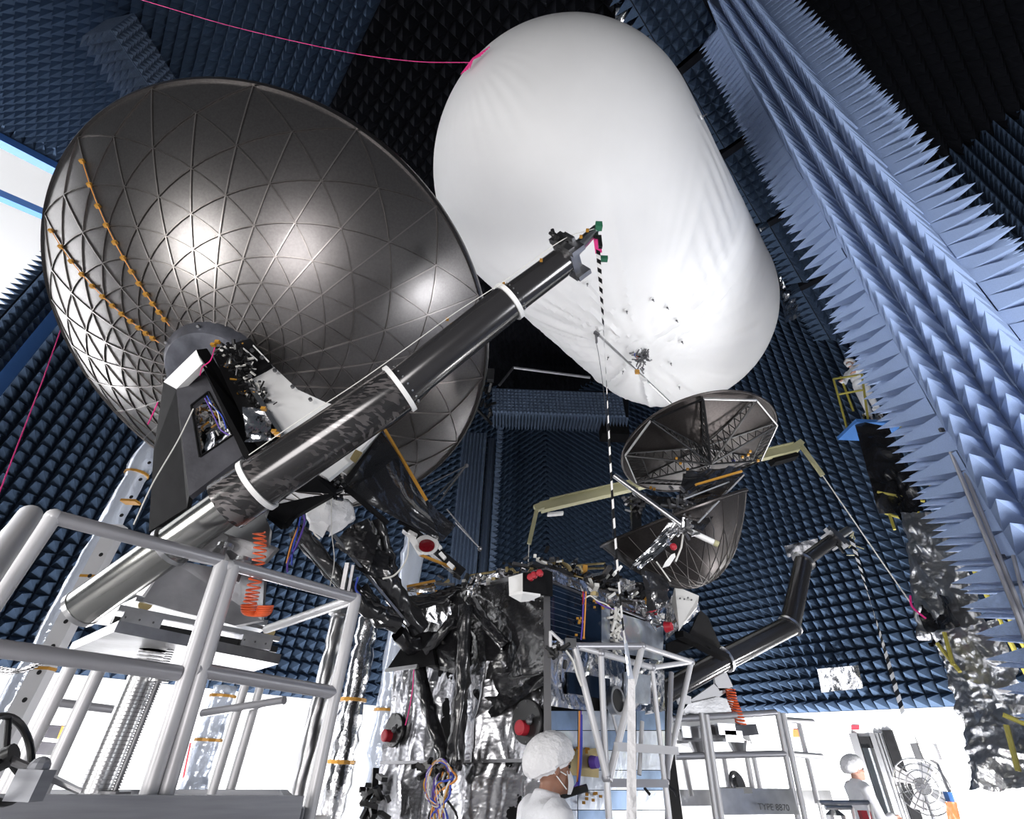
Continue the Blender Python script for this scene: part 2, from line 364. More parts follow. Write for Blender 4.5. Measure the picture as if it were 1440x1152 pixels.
# second tower of foam boxes far behind the balloon
t = thing('ceiling_beam', PZ(1180, 465, 12.8), 'dark boom of stepped foam boxes between balloon and spiked column', 'absorber')
a, b = PZ(1158, 470, 12.6), PZ(862, -30, 15.6)
d = unit(b - a); sx = unit(np.cross(d, UP)); sx = sx if sx[0] > 0 else -sx; dn = unit(np.cross(sx, d)); dn = -dn if dn[2] > 0 else dn
L_ = np.linalg.norm(b - a); k = 5
for i in range(k):
    p, q = a + d * L_ * i / k, a + d * L_ * (i + 1) / k - d * .08
    ofs = sx * (.12 * (i % 2))
    MB().bar(p + ofs + sx * .7, q + ofs + sx * .7, 1.2, .8, dn).build('box', 'foam_dark', t)
    n1 = int(np.linalg.norm(q - p) / .22)
    foam(t, p + ofs + sx * .12 + dn * .4, d, sx, dn, n1, 5, .22, .3, 'foam', field='foam_face')
    foam(t, p + ofs + sx * .1 + dn * .36, d, -dn, -sx, n1, 3, .22, .42, 'foam', field='side_spikes')

# the near column with the long spikes, its foam coloured as brightly lit
t = thing('spiked_absorber_column', V3(4.5, 3.66, 0), 'tall blue column covered in long foam spikes, coloured as brightly lit', 'absorber')
fr = V3(-.777, -.629, 0); le = V3(-.629, .777, 0); pc = .196; cc = V3(.777, .629, 0) * 5.5
ztop = 16.0; rows = int((ztop - .25) / .205)
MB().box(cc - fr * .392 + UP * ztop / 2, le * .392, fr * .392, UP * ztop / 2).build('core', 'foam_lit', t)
ez = UP
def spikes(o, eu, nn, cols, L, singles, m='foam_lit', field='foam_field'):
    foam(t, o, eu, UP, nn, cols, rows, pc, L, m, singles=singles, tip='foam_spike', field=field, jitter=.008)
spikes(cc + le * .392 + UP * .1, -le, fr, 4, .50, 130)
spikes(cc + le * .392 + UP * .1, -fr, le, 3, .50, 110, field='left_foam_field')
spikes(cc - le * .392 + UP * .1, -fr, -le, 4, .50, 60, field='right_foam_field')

# ------------------------------------------------------------------ the large dish
A = V3(-2.44771531, 3.25579379, 4.08938901); nd = unit(V3(.03662398, .43435901, .89999496)); RD, HD = 2.1317, .90475
da = unit(UP - nd * nd[2]); db = np.cross(nd, da)
def dish(r, ang, off=0.):
    q = math.radians(ang); e = math.cos(q) * da + math.sin(q) * db
    s = 2 * HD * r / RD ** 2; N = unit(e * s - nd)
    return A + nd * HD * (r / RD) ** 2 + e * r + N * off
t = thing('large_dish_reflector', A, 'large carbon dish reflector with triangular rib grid seen from below', 'dish')
mb = MB(); n_ = 128; rs = np.linspace(.30, RD, 26)
vs = [dish(r, 360 * k / n_) for r in rs for k in range(n_)] + [dish(r, 360 * k / n_, -.012) for r in rs for k in range(n_)]
m_ = len(rs); fs = []
for i in range(m_ - 1):
    for k in range(n_):
        l = (k + 1) % n_; fs.append((i * n_ + k, (i + 1) * n_ + k, (i + 1) * n_ + l, i * n_ + l))
        o_ = m_ * n_; fs.append((o_ + i * n_ + k, o_ + i * n_ + l, o_ + (i + 1) * n_ + l, o_ + (i + 1) * n_ + k))
mb.add(vs, fs); mb.build('shell', 'carbon', t, smooth=True)
mb = MB()                                   # rim band
prof = [(RD - .005, .0), (RD + .012, .02), (RD + .03, -.01), (RD + .03, -.06), (RD - .0, -.06), (RD - .02, -.02)]
vs = []
for k in range(144):
    e = math.cos(2 * math.pi * k / 144) * da + math.sin(2 * math.pi * k / 144) * db
    vs += [A + nd * (HD - z) + e * r for r, z in prof]
np_ = len(prof)
mb.add(vs, [(k * np_ + i, k * np_ + (i + 1) % np_, ((k + 1) % 144) * np_ + (i + 1) % np_, ((k + 1) % 144) * np_ + i) for k in range(144) for i in range(np_)])
mb.build('rim', 'carbon', t, smooth=True)
g = 1.1165; r0 = .985; a0 = .8; st = 11.25
def rib(nodes, wdt=.010, hgt=.010):
    pts = []
    for (ra, aa), (rb, ab) in zip(nodes[:-1], nodes[1:]):
        for q in np.linspace(0, 1, 4)[:-1]: pts.append((ra + (rb - ra) * q, aa + (ab - aa) * q))
    pts.append(nodes[-1])
    pts = [(min(r, RD - .004), a) for r, a in pts]
    mb = MB(); vs = []
    P3 = [dish(r, a) for r, a in pts]; P4 = [dish(r, a, hgt) for r, a in pts]
    for i in range(len(pts)):
        tg = unit(P3[min(i + 1, len(pts) - 1)] - P3[max(i - 1, 0)]); N = unit(P4[i] - P3[i]); s = np.cross(tg, N) * wdt / 2
        vs += [P3[i] - s, P3[i] + s, P4[i] + s, P4[i] - s]
    mb.add(vs, [(4 * i + j, 4 * i + (j + 1) % 4, 4 * i + 4 + (j + 1) % 4, 4 * i + 4 + j) for i in range(len(pts) - 1) for j in range(4)])
    mb.build('rib', 'carbon_rib', t)
lv = lambda k: r0 * g ** k
kmin, kmax = -8, 8
for j in range(32):
    ks = [k for k in range(kmin, kmax + 1) if (k + j) % 2 == 0]
    nodes = [(lv(k), a0 + st * j) for k in ks]; rib([q for q in nodes if q[0] < RD * 1.1])
    for sgn in (1, -1):
        nodes = []
        for i, k in enumerate(range(kmin if j % 2 == 0 else kmin, kmax + 1)):
            nodes.append((lv(k), a0 + st * (j + sgn * i)))
        if (kmin + j) % 2 == 0: rib([q for q in nodes if q[0] < RD * 1.1])
        else:
            nodes = [(lv(k), a0 + st * (j + sgn * i)) for i, k in enumerate(range(kmin + 1, kmax + 1))]
            rib([q for q in nodes if q[0] < RD * 1.1])
hubc = A - nd * .02
MB().lathe(hubc, nd, [(-.05, .30), (-.03, .40), (.05, .46), (.09, .46), (.09, .3)], 40).build('hub', 'hub', t, smooth=True)
mb = MB()
for k in range(8): mb.disc(dish(.44, 45 * k, .02) - nd * .03, -nd, .012, .02, 8)
mb.build('hub_bolts', 'alu', t)
for j, sg in ((-3, -1), (-5, -1)):          # amber taped wires along two ribs
    pts = [dish(lv(k), a0 + st * (j) , .018) for k in range(-6, 7)]
    w_ = MB().tube(pts, .004, 5).build('sensor_wire', 'wireorange', t)
    for k in range(-5, 7, 1): MB().box(dish(lv(k), a0 + st * j, .02), .016, .016, .012).build('tape', 'gold', w_)
for y0, (pa, pb) in enumerate((((110, 189), (129, 175)), ((187, 138), (213, 129)))):
    pa, pb = [PP(*q, A + nd * (HD + .02), nd) for q in (pa, pb)]
    MB().bar(pa + nd * .02, pb + nd * .02, .012, .05, nd).build('rim_label', 'white', t)

# ------------------------------------------------------------------ the balloon
C1 = V3(2.83663313, 6.43197415, 8.6621882); C2 = V3(.64483157, 4.11839163, 8.93476979); r1, r2 = 1.868, 1.984
ax = unit(C1 - C2); LB = np.linalg.norm(C1 - C2)
LP = None
Lp = V3(0, 0, 0)
# lowest point of the film near pixel 897,490
for dd in np.linspace(6, 12, 3000):
    p = PD(897, 490, dd); s_ = np.clip((p - C2).dot(ax) / LB, 0, 1)
    if np.linalg.norm(p - (C2 + ax * LB * s_)) < r2 + (r1 - r2) * s_: Lp = p; break
t = thing('helium_balloon', Lp, 'huge white sausage-shaped balloon floating above the satellite', 'balloon')
bx = unit(UP - ax * ax[2]); by = np.cross(ax, bx)
mb = MB(); nu, nv = 220, 180; vs = []
for i in range(nv + 1):
    s_ = i / nv; tot = r2 * math.pi / 2 + LB + r1 * math.pi / 2; q = s_ * tot
    if q < r2 * math.pi / 2: th = q / r2; z, rr = -r2 * math.cos(th), r2 * math.sin(th)
    elif q < r2 * math.pi / 2 + LB: z = q - r2 * math.pi / 2; rr = r2 + (r1 - r2) * z / LB
    else: th = (q - r2 * math.pi / 2 - LB) / r1; z, rr = LB + r1 * math.sin(th), r1 * math.cos(th)
    for k in range(nu):
        an = 2 * math.pi * k / nu
        e = math.cos(an) * bx + math.sin(an) * by; p = C2 + ax * z + e * max(rr, 1e-4)
        vc = p - Lp; dst = np.linalg.norm(vc) + 1e-6
        phi = math.atan2(vc.dot(ax), vc.dot(by)); N = unit(p - (C2 + ax * min(max(z, 0), LB)))
        f1 = sum(w_ * (1 - abs(math.sin(phi * m1 + o1))) ** 2 for m1, o1, w_ in ((11, .3, 1), (17, 1.1, .8), (29, 2.0, .6), (41, .7, .45)))
        amp = .045 * math.exp(-((dst - .8) / 1.3) ** 2) * min(1, dst / .25) * (.4 + .6 * (.5 + .5 * math.sin(3 * phi + 1)))
        pin = -.10 * math.exp(-dst / .18)
        f2 = .012 * math.sin(an * 46 + 3 * math.sin(z * 2.2)) * max(0, math.sin(z * 1.6 + 2.4 * math.cos(an) + .6)) ** 3 * min(1, max(0, rr - .7) / .9)
        vs.append(p + N * (f1 * amp - .5 * amp + f2 * .8 - pin * .6))
mb.add(vs, [(i * nu + k, i * nu + (k + 1) % nu, (i + 1) * nu + (k + 1) % nu, (i + 1) * nu + k) for i in range(nv) for k in range(nu)])
mb.build('envelope', 'balloon', t, smooth=True)
def on_balloon(px, py, off=.0):
    for dd in np.linspace(5.5, 12, 4000):
        p = PD(px, py, dd); s_ = np.clip((p - C2).dot(ax) / LB, 0, 1); c = C2 + ax * LB * s_
        if np.linalg.norm(p - c) < r2 + (r1 - r2) * s_ + .03: return p + unit(p - c) * off, unit(p - c)
    return PD(px, py, 8.), V3(0, -1, 0)
for (x, y) in ((881, 436), (917, 420), (937, 431), (950, 449), (958, 479), (943, 509), (856, 500), (877, 520), (826, 397), (955, 542), (985, 166), (1068, 324)):
    p, N = on_balloon(x, y, .01)
    tb = MB().disc(p, N, .03, .012, 10).build('tether_patch', 'balloon', t)
    q = MB().ball(p + N * .03, .016, 6, 4); q.tube([p + N * .02, p + N * .08], .006, 5); q.build('cord_lock', 'steel', tb)
mb = MB(); p, N = on_balloon(897, 490)
mb.lathe(p - N * .01, N, [(0, .17), (.03, .16), (.07, .06), (.12, .05)], 20); mb.build('collar', 'balloon', t, smooth=True)
rr_ = np.random.default_rng(3)
fit = MB()
for k in range(60):
    o_ = p + N * .05 + V3(0, 0, -.03) + rr_.normal(size=3) * V3(.05, .03, .09) + V3(.03, 0, -.10)
    fit.bar(o_, o_ + rr_.normal(size=3) * .05, .018, .014)
for k in range(10):
    o_ = p + N * .06 + rr_.normal(size=3) * V3(.06, .03, .08) + V3(.03, 0, -.1); fit.tube([o_, o_ + rr_.normal(size=3) * .05], .014, 6)
fit.build('fitting', 'steel', t)
for k, m in enumerate(('bluewire', 'orange', 'brass', 'white')):
    o_ = p + N * .09 + V3(-.05 + .03 * k, 0, -.05 - .05 * k); MB().box(o_, .014, .014, .018).build('clip', m, t)

# ------------------------------------------------------------------ helpers for flat pieces seen at a pixel outline
def pts3(px, Y):
    Y = [Y] * len(px) if np.isscalar(Y) else Y
    return [P(x, y, d) for (x, y), d in zip(px, Y)]
def plate(mb, px, Y, t=.02): return mb.prism(pts3(px, Y), V3(0, t, 0))
def wire(mb, px, Y, r=.004, n=5):
    return mb.tube(curve_pts(pts3(px, Y), 5), r, n)
def flange(mb, p, d, r, h=.025, lip=.02): return mb.lathe(p - d * h / 2, d, [(0, r - .01), (0, r + lip), (h, r + lip), (h, r - .01)], 32)

# mottled carbon tube
def mottle():
    m = mat('mottled_carbon_tube', (.035, .034, .036), .16, .25, spec=.9)
    nt = m.node_tree; b = nt.nodes['Principled BSDF']; tc = nt.nodes.new('ShaderNodeTexCoord'); L = nt.links
    mp = nt.nodes.new('ShaderNodeMapping'); mp.inputs['Scale'].default_value = (9, 9, 34)
    vo = nt.nodes.new('ShaderNodeTexVoronoi'); vo.inputs['Scale'].default_value = 2.6
    no = nt.nodes.new('ShaderNodeTexNoise'); no.inputs['Scale'].default_value = 2.4
    L.new(tc.outputs['Object'], mp.inputs[0]); L.new(mp.outputs[0], vo.inputs['Vector']); L.new(tc.outputs['Object'], no.inputs['Vector'])
    mu = nt.nodes.new('ShaderNodeMath'); mu.operation = 'MULTIPLY'
    r1_ = nt.nodes.new('ShaderNodeMapRange'); r1_.inputs[1].default_value = .42; r1_.inputs[2].default_value = .6
    L.new(no.outputs[0], r1_.inputs[0])
    gt = nt.nodes.new('ShaderNodeMath'); gt.operation = 'GREATER_THAN'; gt.inputs[1].default_value = .62
    sx_ = nt.nodes.new('ShaderNodeSeparateColor'); L.new(vo.outputs['Color'], sx_.inputs[0]); L.new(sx_.outputs[0], gt.inputs[0])
    L.new(gt.outputs[0], mu.inputs[0]); L.new(r1_.outputs[0], mu.inputs[1])
    mx = nt.nodes.new('ShaderNodeMix'); mx.data_type = 'RGBA'; mx.inputs[6].default_value = (.03, .029, .03, 1); mx.inputs[7].default_value = (.17, .155, .155, 1)
    L.new(mu.outputs[0], mx.inputs[0]); L.new(mx.outputs[2], b.inputs['Base Color'])
    return m
MT['tube_mottle'] = mottle()

# ------------------------------------------------------------------ the near boom: telescoping tubes on the lift
E0, E1 = P(112, 858, 3.35), P(352, 688, 3.0)
def slant(px, py, d): return PD(px, py, d)
B1 = slant(362, 682, 3.30); B2 = slant(562, 547, 3.22); B3 = slant(716, 424, 3.35); B4 = slant(797, 364, 3.50)
bd = unit(B4 - B1)
E1 = B1 - bd * .12; E0 = slant(112, 858, 3.75)
t = thing('telescoping_boom', E0, 'long carbon telescoping boom slanting up from the near lift across the dish', 'boom')
MB().tube([E0, E0 + (E1 - E0) * .02, E1], [.098, .105, .115], 36).build('aluminium_tube', 'boom_alu', t, smooth=True)
for f_, r_, l_ in ((.01, .1, .008), (.55, .11, .015)): q = MB(); flange(q, E0 + (E1 - E0) * f_, unit(E1 - E0), r_, .025, l_); q.build('tube_band', 'alu', t, smooth=True)
d1 = unit(B2 - B1); d2_ = unit(B3 - B2); d3 = unit(B4 - B3)
MB().tube([B1 - d1 * .20, B1, B2], [.155, .156, .152], 48).build('outer_section', 'tube_mottle', t, smooth=True)
MB().tube([B2 - d2_ * .02, B3], [.128, .122], 44).build('middle_section', 'tube', t, smooth=True)
MB().tube([B3 - d3 * .02, B4], [.103, .098], 40).build('inner_section', 'tube', t, smooth=True)
for p, d, r, nm in ((B1, d1, .156, 'flange'), (B2, d1, .152, 'flange'), (B3, d2_, .122, 'flange')):
    q = MB(); flange(q, p, d, r, .03, .016); fo = q.build(nm, 'white', t, smooth=True)
    q = MB(); a_ = unit(np.cross(d, UP)); b_ = np.cross(d, a_)
    for k in range(16): 
        an = 2 * math.pi * k / 16; q.ball(p + d * .05 + (math.cos(an) * a_ + math.sin(an) * b_) * (r * (.84 if nm and r < .15 else .86) + .002), .007, 6, 4)
    q.build('rivets', 'alu', fo, kind='stuff')
q = MB(); e_ = unit(np.cross(d3, UP)); f_ = np.cross(e_, d3)
q.box(B4, e_ * .13, d3 * .022, f_ * .10); q.box(B4 + d3 * .06, e_ * .15, d3 * .012, f_ * .05); q.box(B4 + d3 * .03 - e_ * .1, e_ * .018, d3 * .05, f_ * .13); q.box(B4 + d3 * .03 + e_ * .1, e_ * .018, d3 * .05, f_ * .13)
q.build('end_clamp', 'alu_plate', t)
TIP = slant(838, 322, 3.68)
MB().tube([B4, B4 + (TIP - B4) * .6, TIP], [.045, .042, .03], 20).build('tip_tube', 'alu', t, smooth=True)
for (x, y, s) in ((779, 331, 1.), (799, 350, 1.2)):
    p = slant(x, y, 3.45); q = MB()
    for k in range(4): 
        an = math.pi / 2 * k; q.tube([p, p + (e_ * math.cos(an) + f_ * math.sin(an)) * .045 * s], .012 * s, 8)
    q.tube([p, p + (B4 - p) * .7], .011, 8); q.ball(p, .02 * s, 8, 6); q.build('clamp_knob', 'blackplastic', t, smooth=True)
p = slant(838, 326, 3.66); q = MB(); q.box(p, .012, .012, .06); q.box(p + V3(.02, 0, -.11), .012, .012, .06); q.build('tip_bracket', 'blackplastic', t)
MB().box(slant(842, 318, 3.66), .022, .02, .028).build('spring_clamp', 'green', t); MB().box(slant(849, 364, 3.64), .026, .016, .016).build('spring_clamp', 'green', t)
MB().bar(slant(839, 334, 3.64), slant(842, 356, 3.64), .045, .02).build('pink_flag', 'pink', t)
for x, y in ((826, 324), (817, 333), (708, 399), (761, 366), (629, 449)): MB().box(slant(x, y, 3.30), .009, .009, .007).build('tape', 'gold', t)
q = MB(); q.tube(curve_pts([slant(x, y, d) for x, y, d in ((350, 640, 3.2), (420, 592, 3.1), (500, 540, 3.06), (575, 487, 3.1), (640, 440, 3.2), (705, 398, 3.26), (790, 338, 3.42), (835, 322, 3.62))], 6), .0028, 5); q.build('sensor_wire', 'wirewhite', t)
for a, b in ((.45, .55),):
    p, q_ = E0 + (E1 - E0) * .66, E0 + (E1 - E0) * .80
    MB().bar(p + V3(.02, -.105, .035), q_ + V3(.02, -.108, .035), .006, .05, V3(0, .3, 1)).build('tube_label', 'white', t)

# ------------------------------------------------------------------ the near lift (work platform with guard rails)
ra, rb_ = V3(-2.05, 2.16, 2.4), V3(-.95, 3.33, 2.4); rd = unit(rb_ - ra); rn = V3(rd[1], -rd[0], 0)
def RP(px, py, off=0.): return PP(px, py, ra, rn, off)
t = thing('near_lift', V3(-1.5, 3.2, 0), 'aluminium lift with guard rails and screw columns under the near boom', 'lift')
def rail(a, b, r=.032, m='rail', nm='rail_tube'): return MB().tube([a, b], r, 18).build(nm, m, t, smooth=True)
c1, c2, c3 = RP(75, 727), RP(322, 797), RP(500, 842)
rail(c1, RP(312, 789)); rail(RP(326, 795), c3)
rail(RP(-90, 900), RP(253, 947), .034); rail(RP(277, 942), RP(474, 975), .034)
rail(RP(313, 790), RP(190, 1175), .036, 'rail_white', 'post'); rail(RP(328, 796), RP(215, 1175), .036, 'rail_white', 'post')
rail(c3, RP(428, 1175), .036, 'rail_white', 'post'); rail(c1, RP(-60, 925), .034, 'rail_white', 'post')
rail(P(42, 724, 1.62), P(-70, 880, 1.2), .034, 'rail_white'); rail(P(42, 724, 1.62), P(-40, 810, 1.9), .03, 'rail_white')
rail(c3, P(375, 885, 4.3), .032, 'rail_white'); 
for p in (c1, c2, c3): MB().ball(p, .036, 12, 8).build('rail_joint', 'rail_white', t, smooth=True)
q = MB(); a_, b_ = RP(-60, 1117, .1), RP(424, 1119, .1); q.box((a_ + b_) / 2 - UP * .15, (b_ - a_) / 2, rn * .03, UP * .15); q.build('base_beam', 'beam_grey', t)
q = MB(); a_, b_ = P(-40, 1106, 4.6), P(400, 1106, 4.9); q.box((a_ + b_) / 2 - UP * .12, (b_ - a_) / 2, V3(0, .04, 0), UP * .1)
q.bar(RP(424, 1119, .1) - UP * .15, b_ - UP * .12, .06, .2); q.build('base_frame', 'beam_grey', t)
gl = MB()
for x, y in ((-1.9, 2.7), (-.85, 3.7), (-2.6, 4.4), (-1.3, 4.9)): gl.box(V3(x, y, .6), .05, .05, .6); gl.disc(V3(x, y, .0), UP, .1, .06, 12)
gl.build('leg_frame', 'alu', t)
zb = 1.3
def vpost(px, py, Y, r, m, nm, z0=zb):
    p = P(px, py, Y); return MB().tube([p, V3(p[0], p[1], z0)], r, 18).build(nm, m, t, smooth=True)
co = vpost(205, 940, 4.4, .095, 'alu', 'lift_column')
p = P(205, 940, 4.4)
q = MB()
for k in range(40): q.disc(V3(p[0], p[1], zb + .025 * k), UP, .0975, .006, 18)
q.build('column_rings', 'alu_plate', co, kind='stuff')
p = P(224, 955, 4.35); sc = MB().tube([p, V3(p[0], p[1], zb)], .018, 12).build('lift_screw', 'steel', t)
q = MB()
for k in range(60): q.disc(V3(p[0], p[1], zb + .016 * k), UP, .026, .007, 12)
q.build('screw_thread', 'steel', sc, kind='stuff'); MB().lathe(p, UP, [(-.02, .07), (.03, .07), (.09, .03)], 20).build('screw_nut', 'alu', t, smooth=True)
MB().disc(V3(p[0], p[1], zb - .02), UP, .1, .04, 20).build('screw_foot', 'steel', t)
for x, y, Y in ((102, 932, 3.2), (140, 940, 3.2), (345, 962, 4.8), (366, 966, 4.9)): vpost(x, y, Y, .035, 'rail_white', 'post')
rail(P(80, 988, 4.7), P(175, 1000, 5.0), .03); rail(P(285, 1003, 4.9), P(400, 985, 4.6), .03)
# platform slab, slides and cradle
zs = 2.22
def slab(px, z, h, nm, m='alu_plate'): return MB().prism([PZ(x, y, z) for x, y in px], UP * h).build(nm, m, t)
slab(((160, 889), (392, 934), (345, 948), (95, 917)), 2.2, .075, 'platform')
slab(((170, 880), (385, 921), (350, 935), (120, 902)), 2.32, .02, 'platform_shelf', 'alu')
A1, A2 = PZ(158, 872, 2.36), PZ(388, 914, 2.36)
MB().bar(A1, A2, .06, .05).build('slide_rail', 'blackplastic', t); MB().bar(A1 + UP * .09, A2 + UP * .09, .05, .04).build('slide_rail', 'alu', t)
for f in (.16, .86):
    p = A1 + (A2 - A1) * f; b = MB().box(p + UP * .02 - V3(0, .05, 0), unit(A2 - A1) * .14, V3(.03, -.03, 0), UP * .045).build('slide_block', 'alu', t)
    q = MB()
    for sx_ in (-.1, 0, .1): q.ball(p + UP * .02 + unit(A2 - A1) * sx_ - V3(-.02, .10, 0), .009, 6, 4)
    q.build('bolts', 'steel', b, kind='stuff')
slab(((190, 845), (372, 886), (340, 905), (120, 876)), 2.55, .03, 'carriage_plate', 'alu')
slab(((178, 840), (375, 880), (368, 884), (175, 845)), 2.6, .05, 'carriage_rail', 'alu')
for x, y in ((204, 851), (378, 890)): MB().disc(PZ(x, y, 2.55), V3(.6, -.8, 0), .05, .04, 20).build('roller', 'brass', t)
MB().bar(PZ(200, 820, 2.62), PZ(240, 790, 2.95), .05, .10).build('carriage_arm', 'alu', t); MB().bar(PZ(356, 858, 2.62), PZ(362, 800, 2.9), .05, .10).build('carriage_arm', 'alu', t)
K1 = MB()
plate(K1, ((200, 846), (238, 786), (372, 812), (368, 872), (330, 880)), [3.0, 2.9, 3.25, 3.35, 3.3], .04); K1.build('carriage_box', 'alu_plate', t)
K2 = MB(); plate(K2, ((243, 782), (288, 733), (390, 770), (372, 790), (330, 800)), [3.0, 2.95, 3.15, 3.15, 3.05], .04); K2.build('cradle_base', 'alu_plate', t)
K3 = MB(); plate(K3, ((296, 715), (315, 686), (334, 700), (345, 712), (362, 716), (377, 714), (372, 727), (380, 745), (377, 770), (300, 745)), 3.0, .03); K3.build('cradle_plate', 'alu', t)
plate(MB(), ((215, 745), (235, 732), (248, 735), (235, 752), (218, 753)), 3.5, .03).build('cradle_ear', 'alu', t)
K4 = MB(); plate(K4, ((206, 768), (215, 762), (240, 785), (200, 838), (188, 835)), 3.2, .05); K4.build('cradle_arm', 'alu', t)
for x, y in ((263, 766), (316, 770), (342, 790)):
    p = P(x, y, 2.95); b = MB().disc(p, UP, .045, .02, 20).build('levelling_bolt', 'alu', t); MB().tube([p - UP * .12, p + UP * .03], .016, 10).build('bolt_shank', 'steel', b)
# small hand wheels
def handwheel(c, n_, r, tr, m, nm, spokes=3):
    n_ = unit(n_); a_ = unit(np.cross(n_, UP)); b_ = np.cross(n_, a_); q = MB()
    q.tube([c + r * (math.cos(2 * math.pi * k / 32) * a_ + math.sin(2 * math.pi * k / 32) * b_) for k in range(32)], tr, 8, closed=True)
    for k in range(spokes):
        an = 2 * math.pi * k / spokes + .4; q.tube([c, c + r * (math.cos(an) * a_ + math.sin(an) * b_)], tr * .8, 8)
    q.disc(c - n_ * tr * 2, n_, tr * 3, tr * 4, 12); return q.build(nm, m, t, smooth=True)
handwheel(P(143, 833, 2.9), V3(.6, -.3, .2), .06, .008, 'alu', 'handwheel')
MB().tube([P(143, 833, 2.9), P(172, 832, 2.95)], .012, 8).build('handwheel_shaft', 'steel', t); MB().tube([P(155, 838, 2.95), P(184, 812, 3.05)], .022, 10).build('drive_box', 'blackplastic', t)
MB().bar(P(150, 843, 2.94), P(160, 834, 2.94), .05, .06).build('gear_case', 'brass', t)
hw = handwheel(P(8, 1066, 2.0), V3(.86, .10, .50), .13, .011, 'blackplastic', 'handwheel', 3)
p = P(52, 1085, 2.0); MB().tube([P(8, 1066, 2.0), p], .012, 10).build('handwheel_shaft', 'steel', t)
q = MB(); q.box(p - UP * .035, .04, .03, .04); q.ball(p + UP * .01, .03, 10, 8); q.build('gearbox', 'beam_grey', t, smooth=False); MB().tube([p, P(110, 1112, 2.6)], .012, 8).build('drive_shaft', 'steel', t)
# coiled red hose
def coil(path, r, turns, n_=10, tr=.005):
    pts = curve_pts(path, 12); out = []; m_ = turns * n_
    for k in range(m_ + 1):
        s_ = k / m_ * (len(pts) - 1); i = min(int(s_), len(pts) - 2); p = pts[i] + (pts[i + 1] - pts[i]) * (s_ - i)
        an = 2 * math.pi * k / n_; out.append(p + r * V3(math.cos(an), math.sin(an) * .9, .25 * math.sin(an)))
    return MB().tube(out, tr, 5)
coil([P(x, y, 2.9) for x, y in ((364, 748), (366, 770), (362, 800), (356, 830), (352, 848))], .035, 14).build('coiled_hose', 'orange', t, smooth=True)
coil([P(x, y, 2.88) for x, y in ((350, 850), (352, 862), (362, 866), (370, 862), (374, 852))], .04, 16).build('coiled_hose', 'orange', t, smooth=True)
q = MB(); 
for k in range(26):
    f = k / 25; p = P(-10 + 72 * f, 940 - 12 * f + 10 * math.sin(f * 3.1), 2.6); dd_ = V3(.02, 0, .004) if k % 2 else V3(.02, .0, .004); s_ = V3(0, .008, 0) if k % 2 else V3(0, 0, .008)
    q.tube([p - dd_ - s_, p + dd_ - s_, p + dd_ + s_, p - dd_ + s_], .003, 5, closed=True)
q.build('safety_chain', 'steel', t, kind='stuff')

# ------------------------------------------------------------------ the dish bracket with radiator panel
t = thing('dish_bracket', P(300, 745, 3.7), 'black frame bracket with white radiator panel carrying the large dish', 'bracket')
MB().prism(pts3(((230, 537), (276, 492), (285, 511), (248, 547)), [2.98, 2.80, 2.76, 2.90]), V3(0, .06, .01)).build('white_cap', 'white', t)
MB().prism(pts3(((230, 537), (248, 548), (266, 697), (263, 714), (209, 748), (216, 634)), [3.0, 2.9, 3.0, 3.1, 3.35, 3.15]), V3(0.0, .05, 0)).build('left_leg', 'blackpaint', t)
outer = ((248, 548), (285, 517), (341, 641), (266, 698)); inner = ((269, 570), (293, 551), (327, 612), (281, 643))
mb = MB(); wq = pts3((outer[0], outer[2], outer[3]), [2.9, 3.08, 3.0]); wn = np.cross(wq[1] - wq[0], wq[2] - wq[0]); po = [PP(x, y, wq[0], wn) for x, y in outer]; pi_ = [PP(x, y, wq[0], wn) for x, y in inner]
bk = V3(0, .05, 0); vs = po + pi_ + [p + bk for p in po] + [p + bk for p in pi_]
fs = []
for k in range(4):
    l = (k + 1) % 4; fs += [(k, l, 4 + l, 4 + k), (8 + k, 12 + k, 12 + l, 8 + l), (4 + k, 4 + l, 12 + l, 12 + k), (k, 8 + k, 8 + l, l)]
mb.add(vs, fs); mb.build('window_panel', 'greypanel', t)
mb = MB()
for k in range(4):
    l = (k + 1) % 4; mb.tube([pi_[k], pi_[l]], .008, 6)
mb.build('window_edge', 'blackpaint', t)
MB().prism(pts3(((276, 492), (285, 515), (341, 641), (358, 651), (374, 618), (363, 610), (291, 490)), [2.78, 2.76, 3.08, 3.12, 3.25, 3.2, 2.85]), V3(0, .05, 0)).build('right_leg', 'blackpaint', t)
bp = MB().prism(pts3(((317, 486), (352, 476), (381, 512), (349, 534)), [2.85, 2.88, 2.96, 2.94]), V3(0, .04, 0)).build('black_panel', 'blackpaint', t)
for a, b in (((342, 490), (362, 507)), ((356, 486), (378, 509))): MB().bar(P(*a, 2.84), P(*b, 2.88), .014, .006).build('white_strip', 'white', bp)
wq = pts3(((349, 534), (535, 602), (444, 662)), [2.95, 3.38, 3.2]); wn = np.cross(wq[1] - wq[0], wq[2] - wq[0])
wp = MB().prism([PP(x, y, wq[0], wn) for x, y in ((349, 534), (381, 512), (419, 548), (458, 566), (500, 578), (535, 602), (494, 648), (462, 674), (444, 662), (400, 612))], V3(0, .04, 0)).build('radiator_panel', 'white', t)
q = MB()
for x, y, Y in ((387, 522, 2.97), (412, 545, 3.02), (437, 563, 3.08), (355, 494, 2.85), (369, 504, 2.87), (352, 530, 2.9)): q.disc(P(x, y, Y), V3(0, -1, 0), .014, .02, 10)
q.build('panel_bolts', 'steel', wp, kind='stuff')
MB().bar(P(347, 536, 2.93), P(398, 614, 3.03), .02, .03).build('panel_edge', 'alu', t)
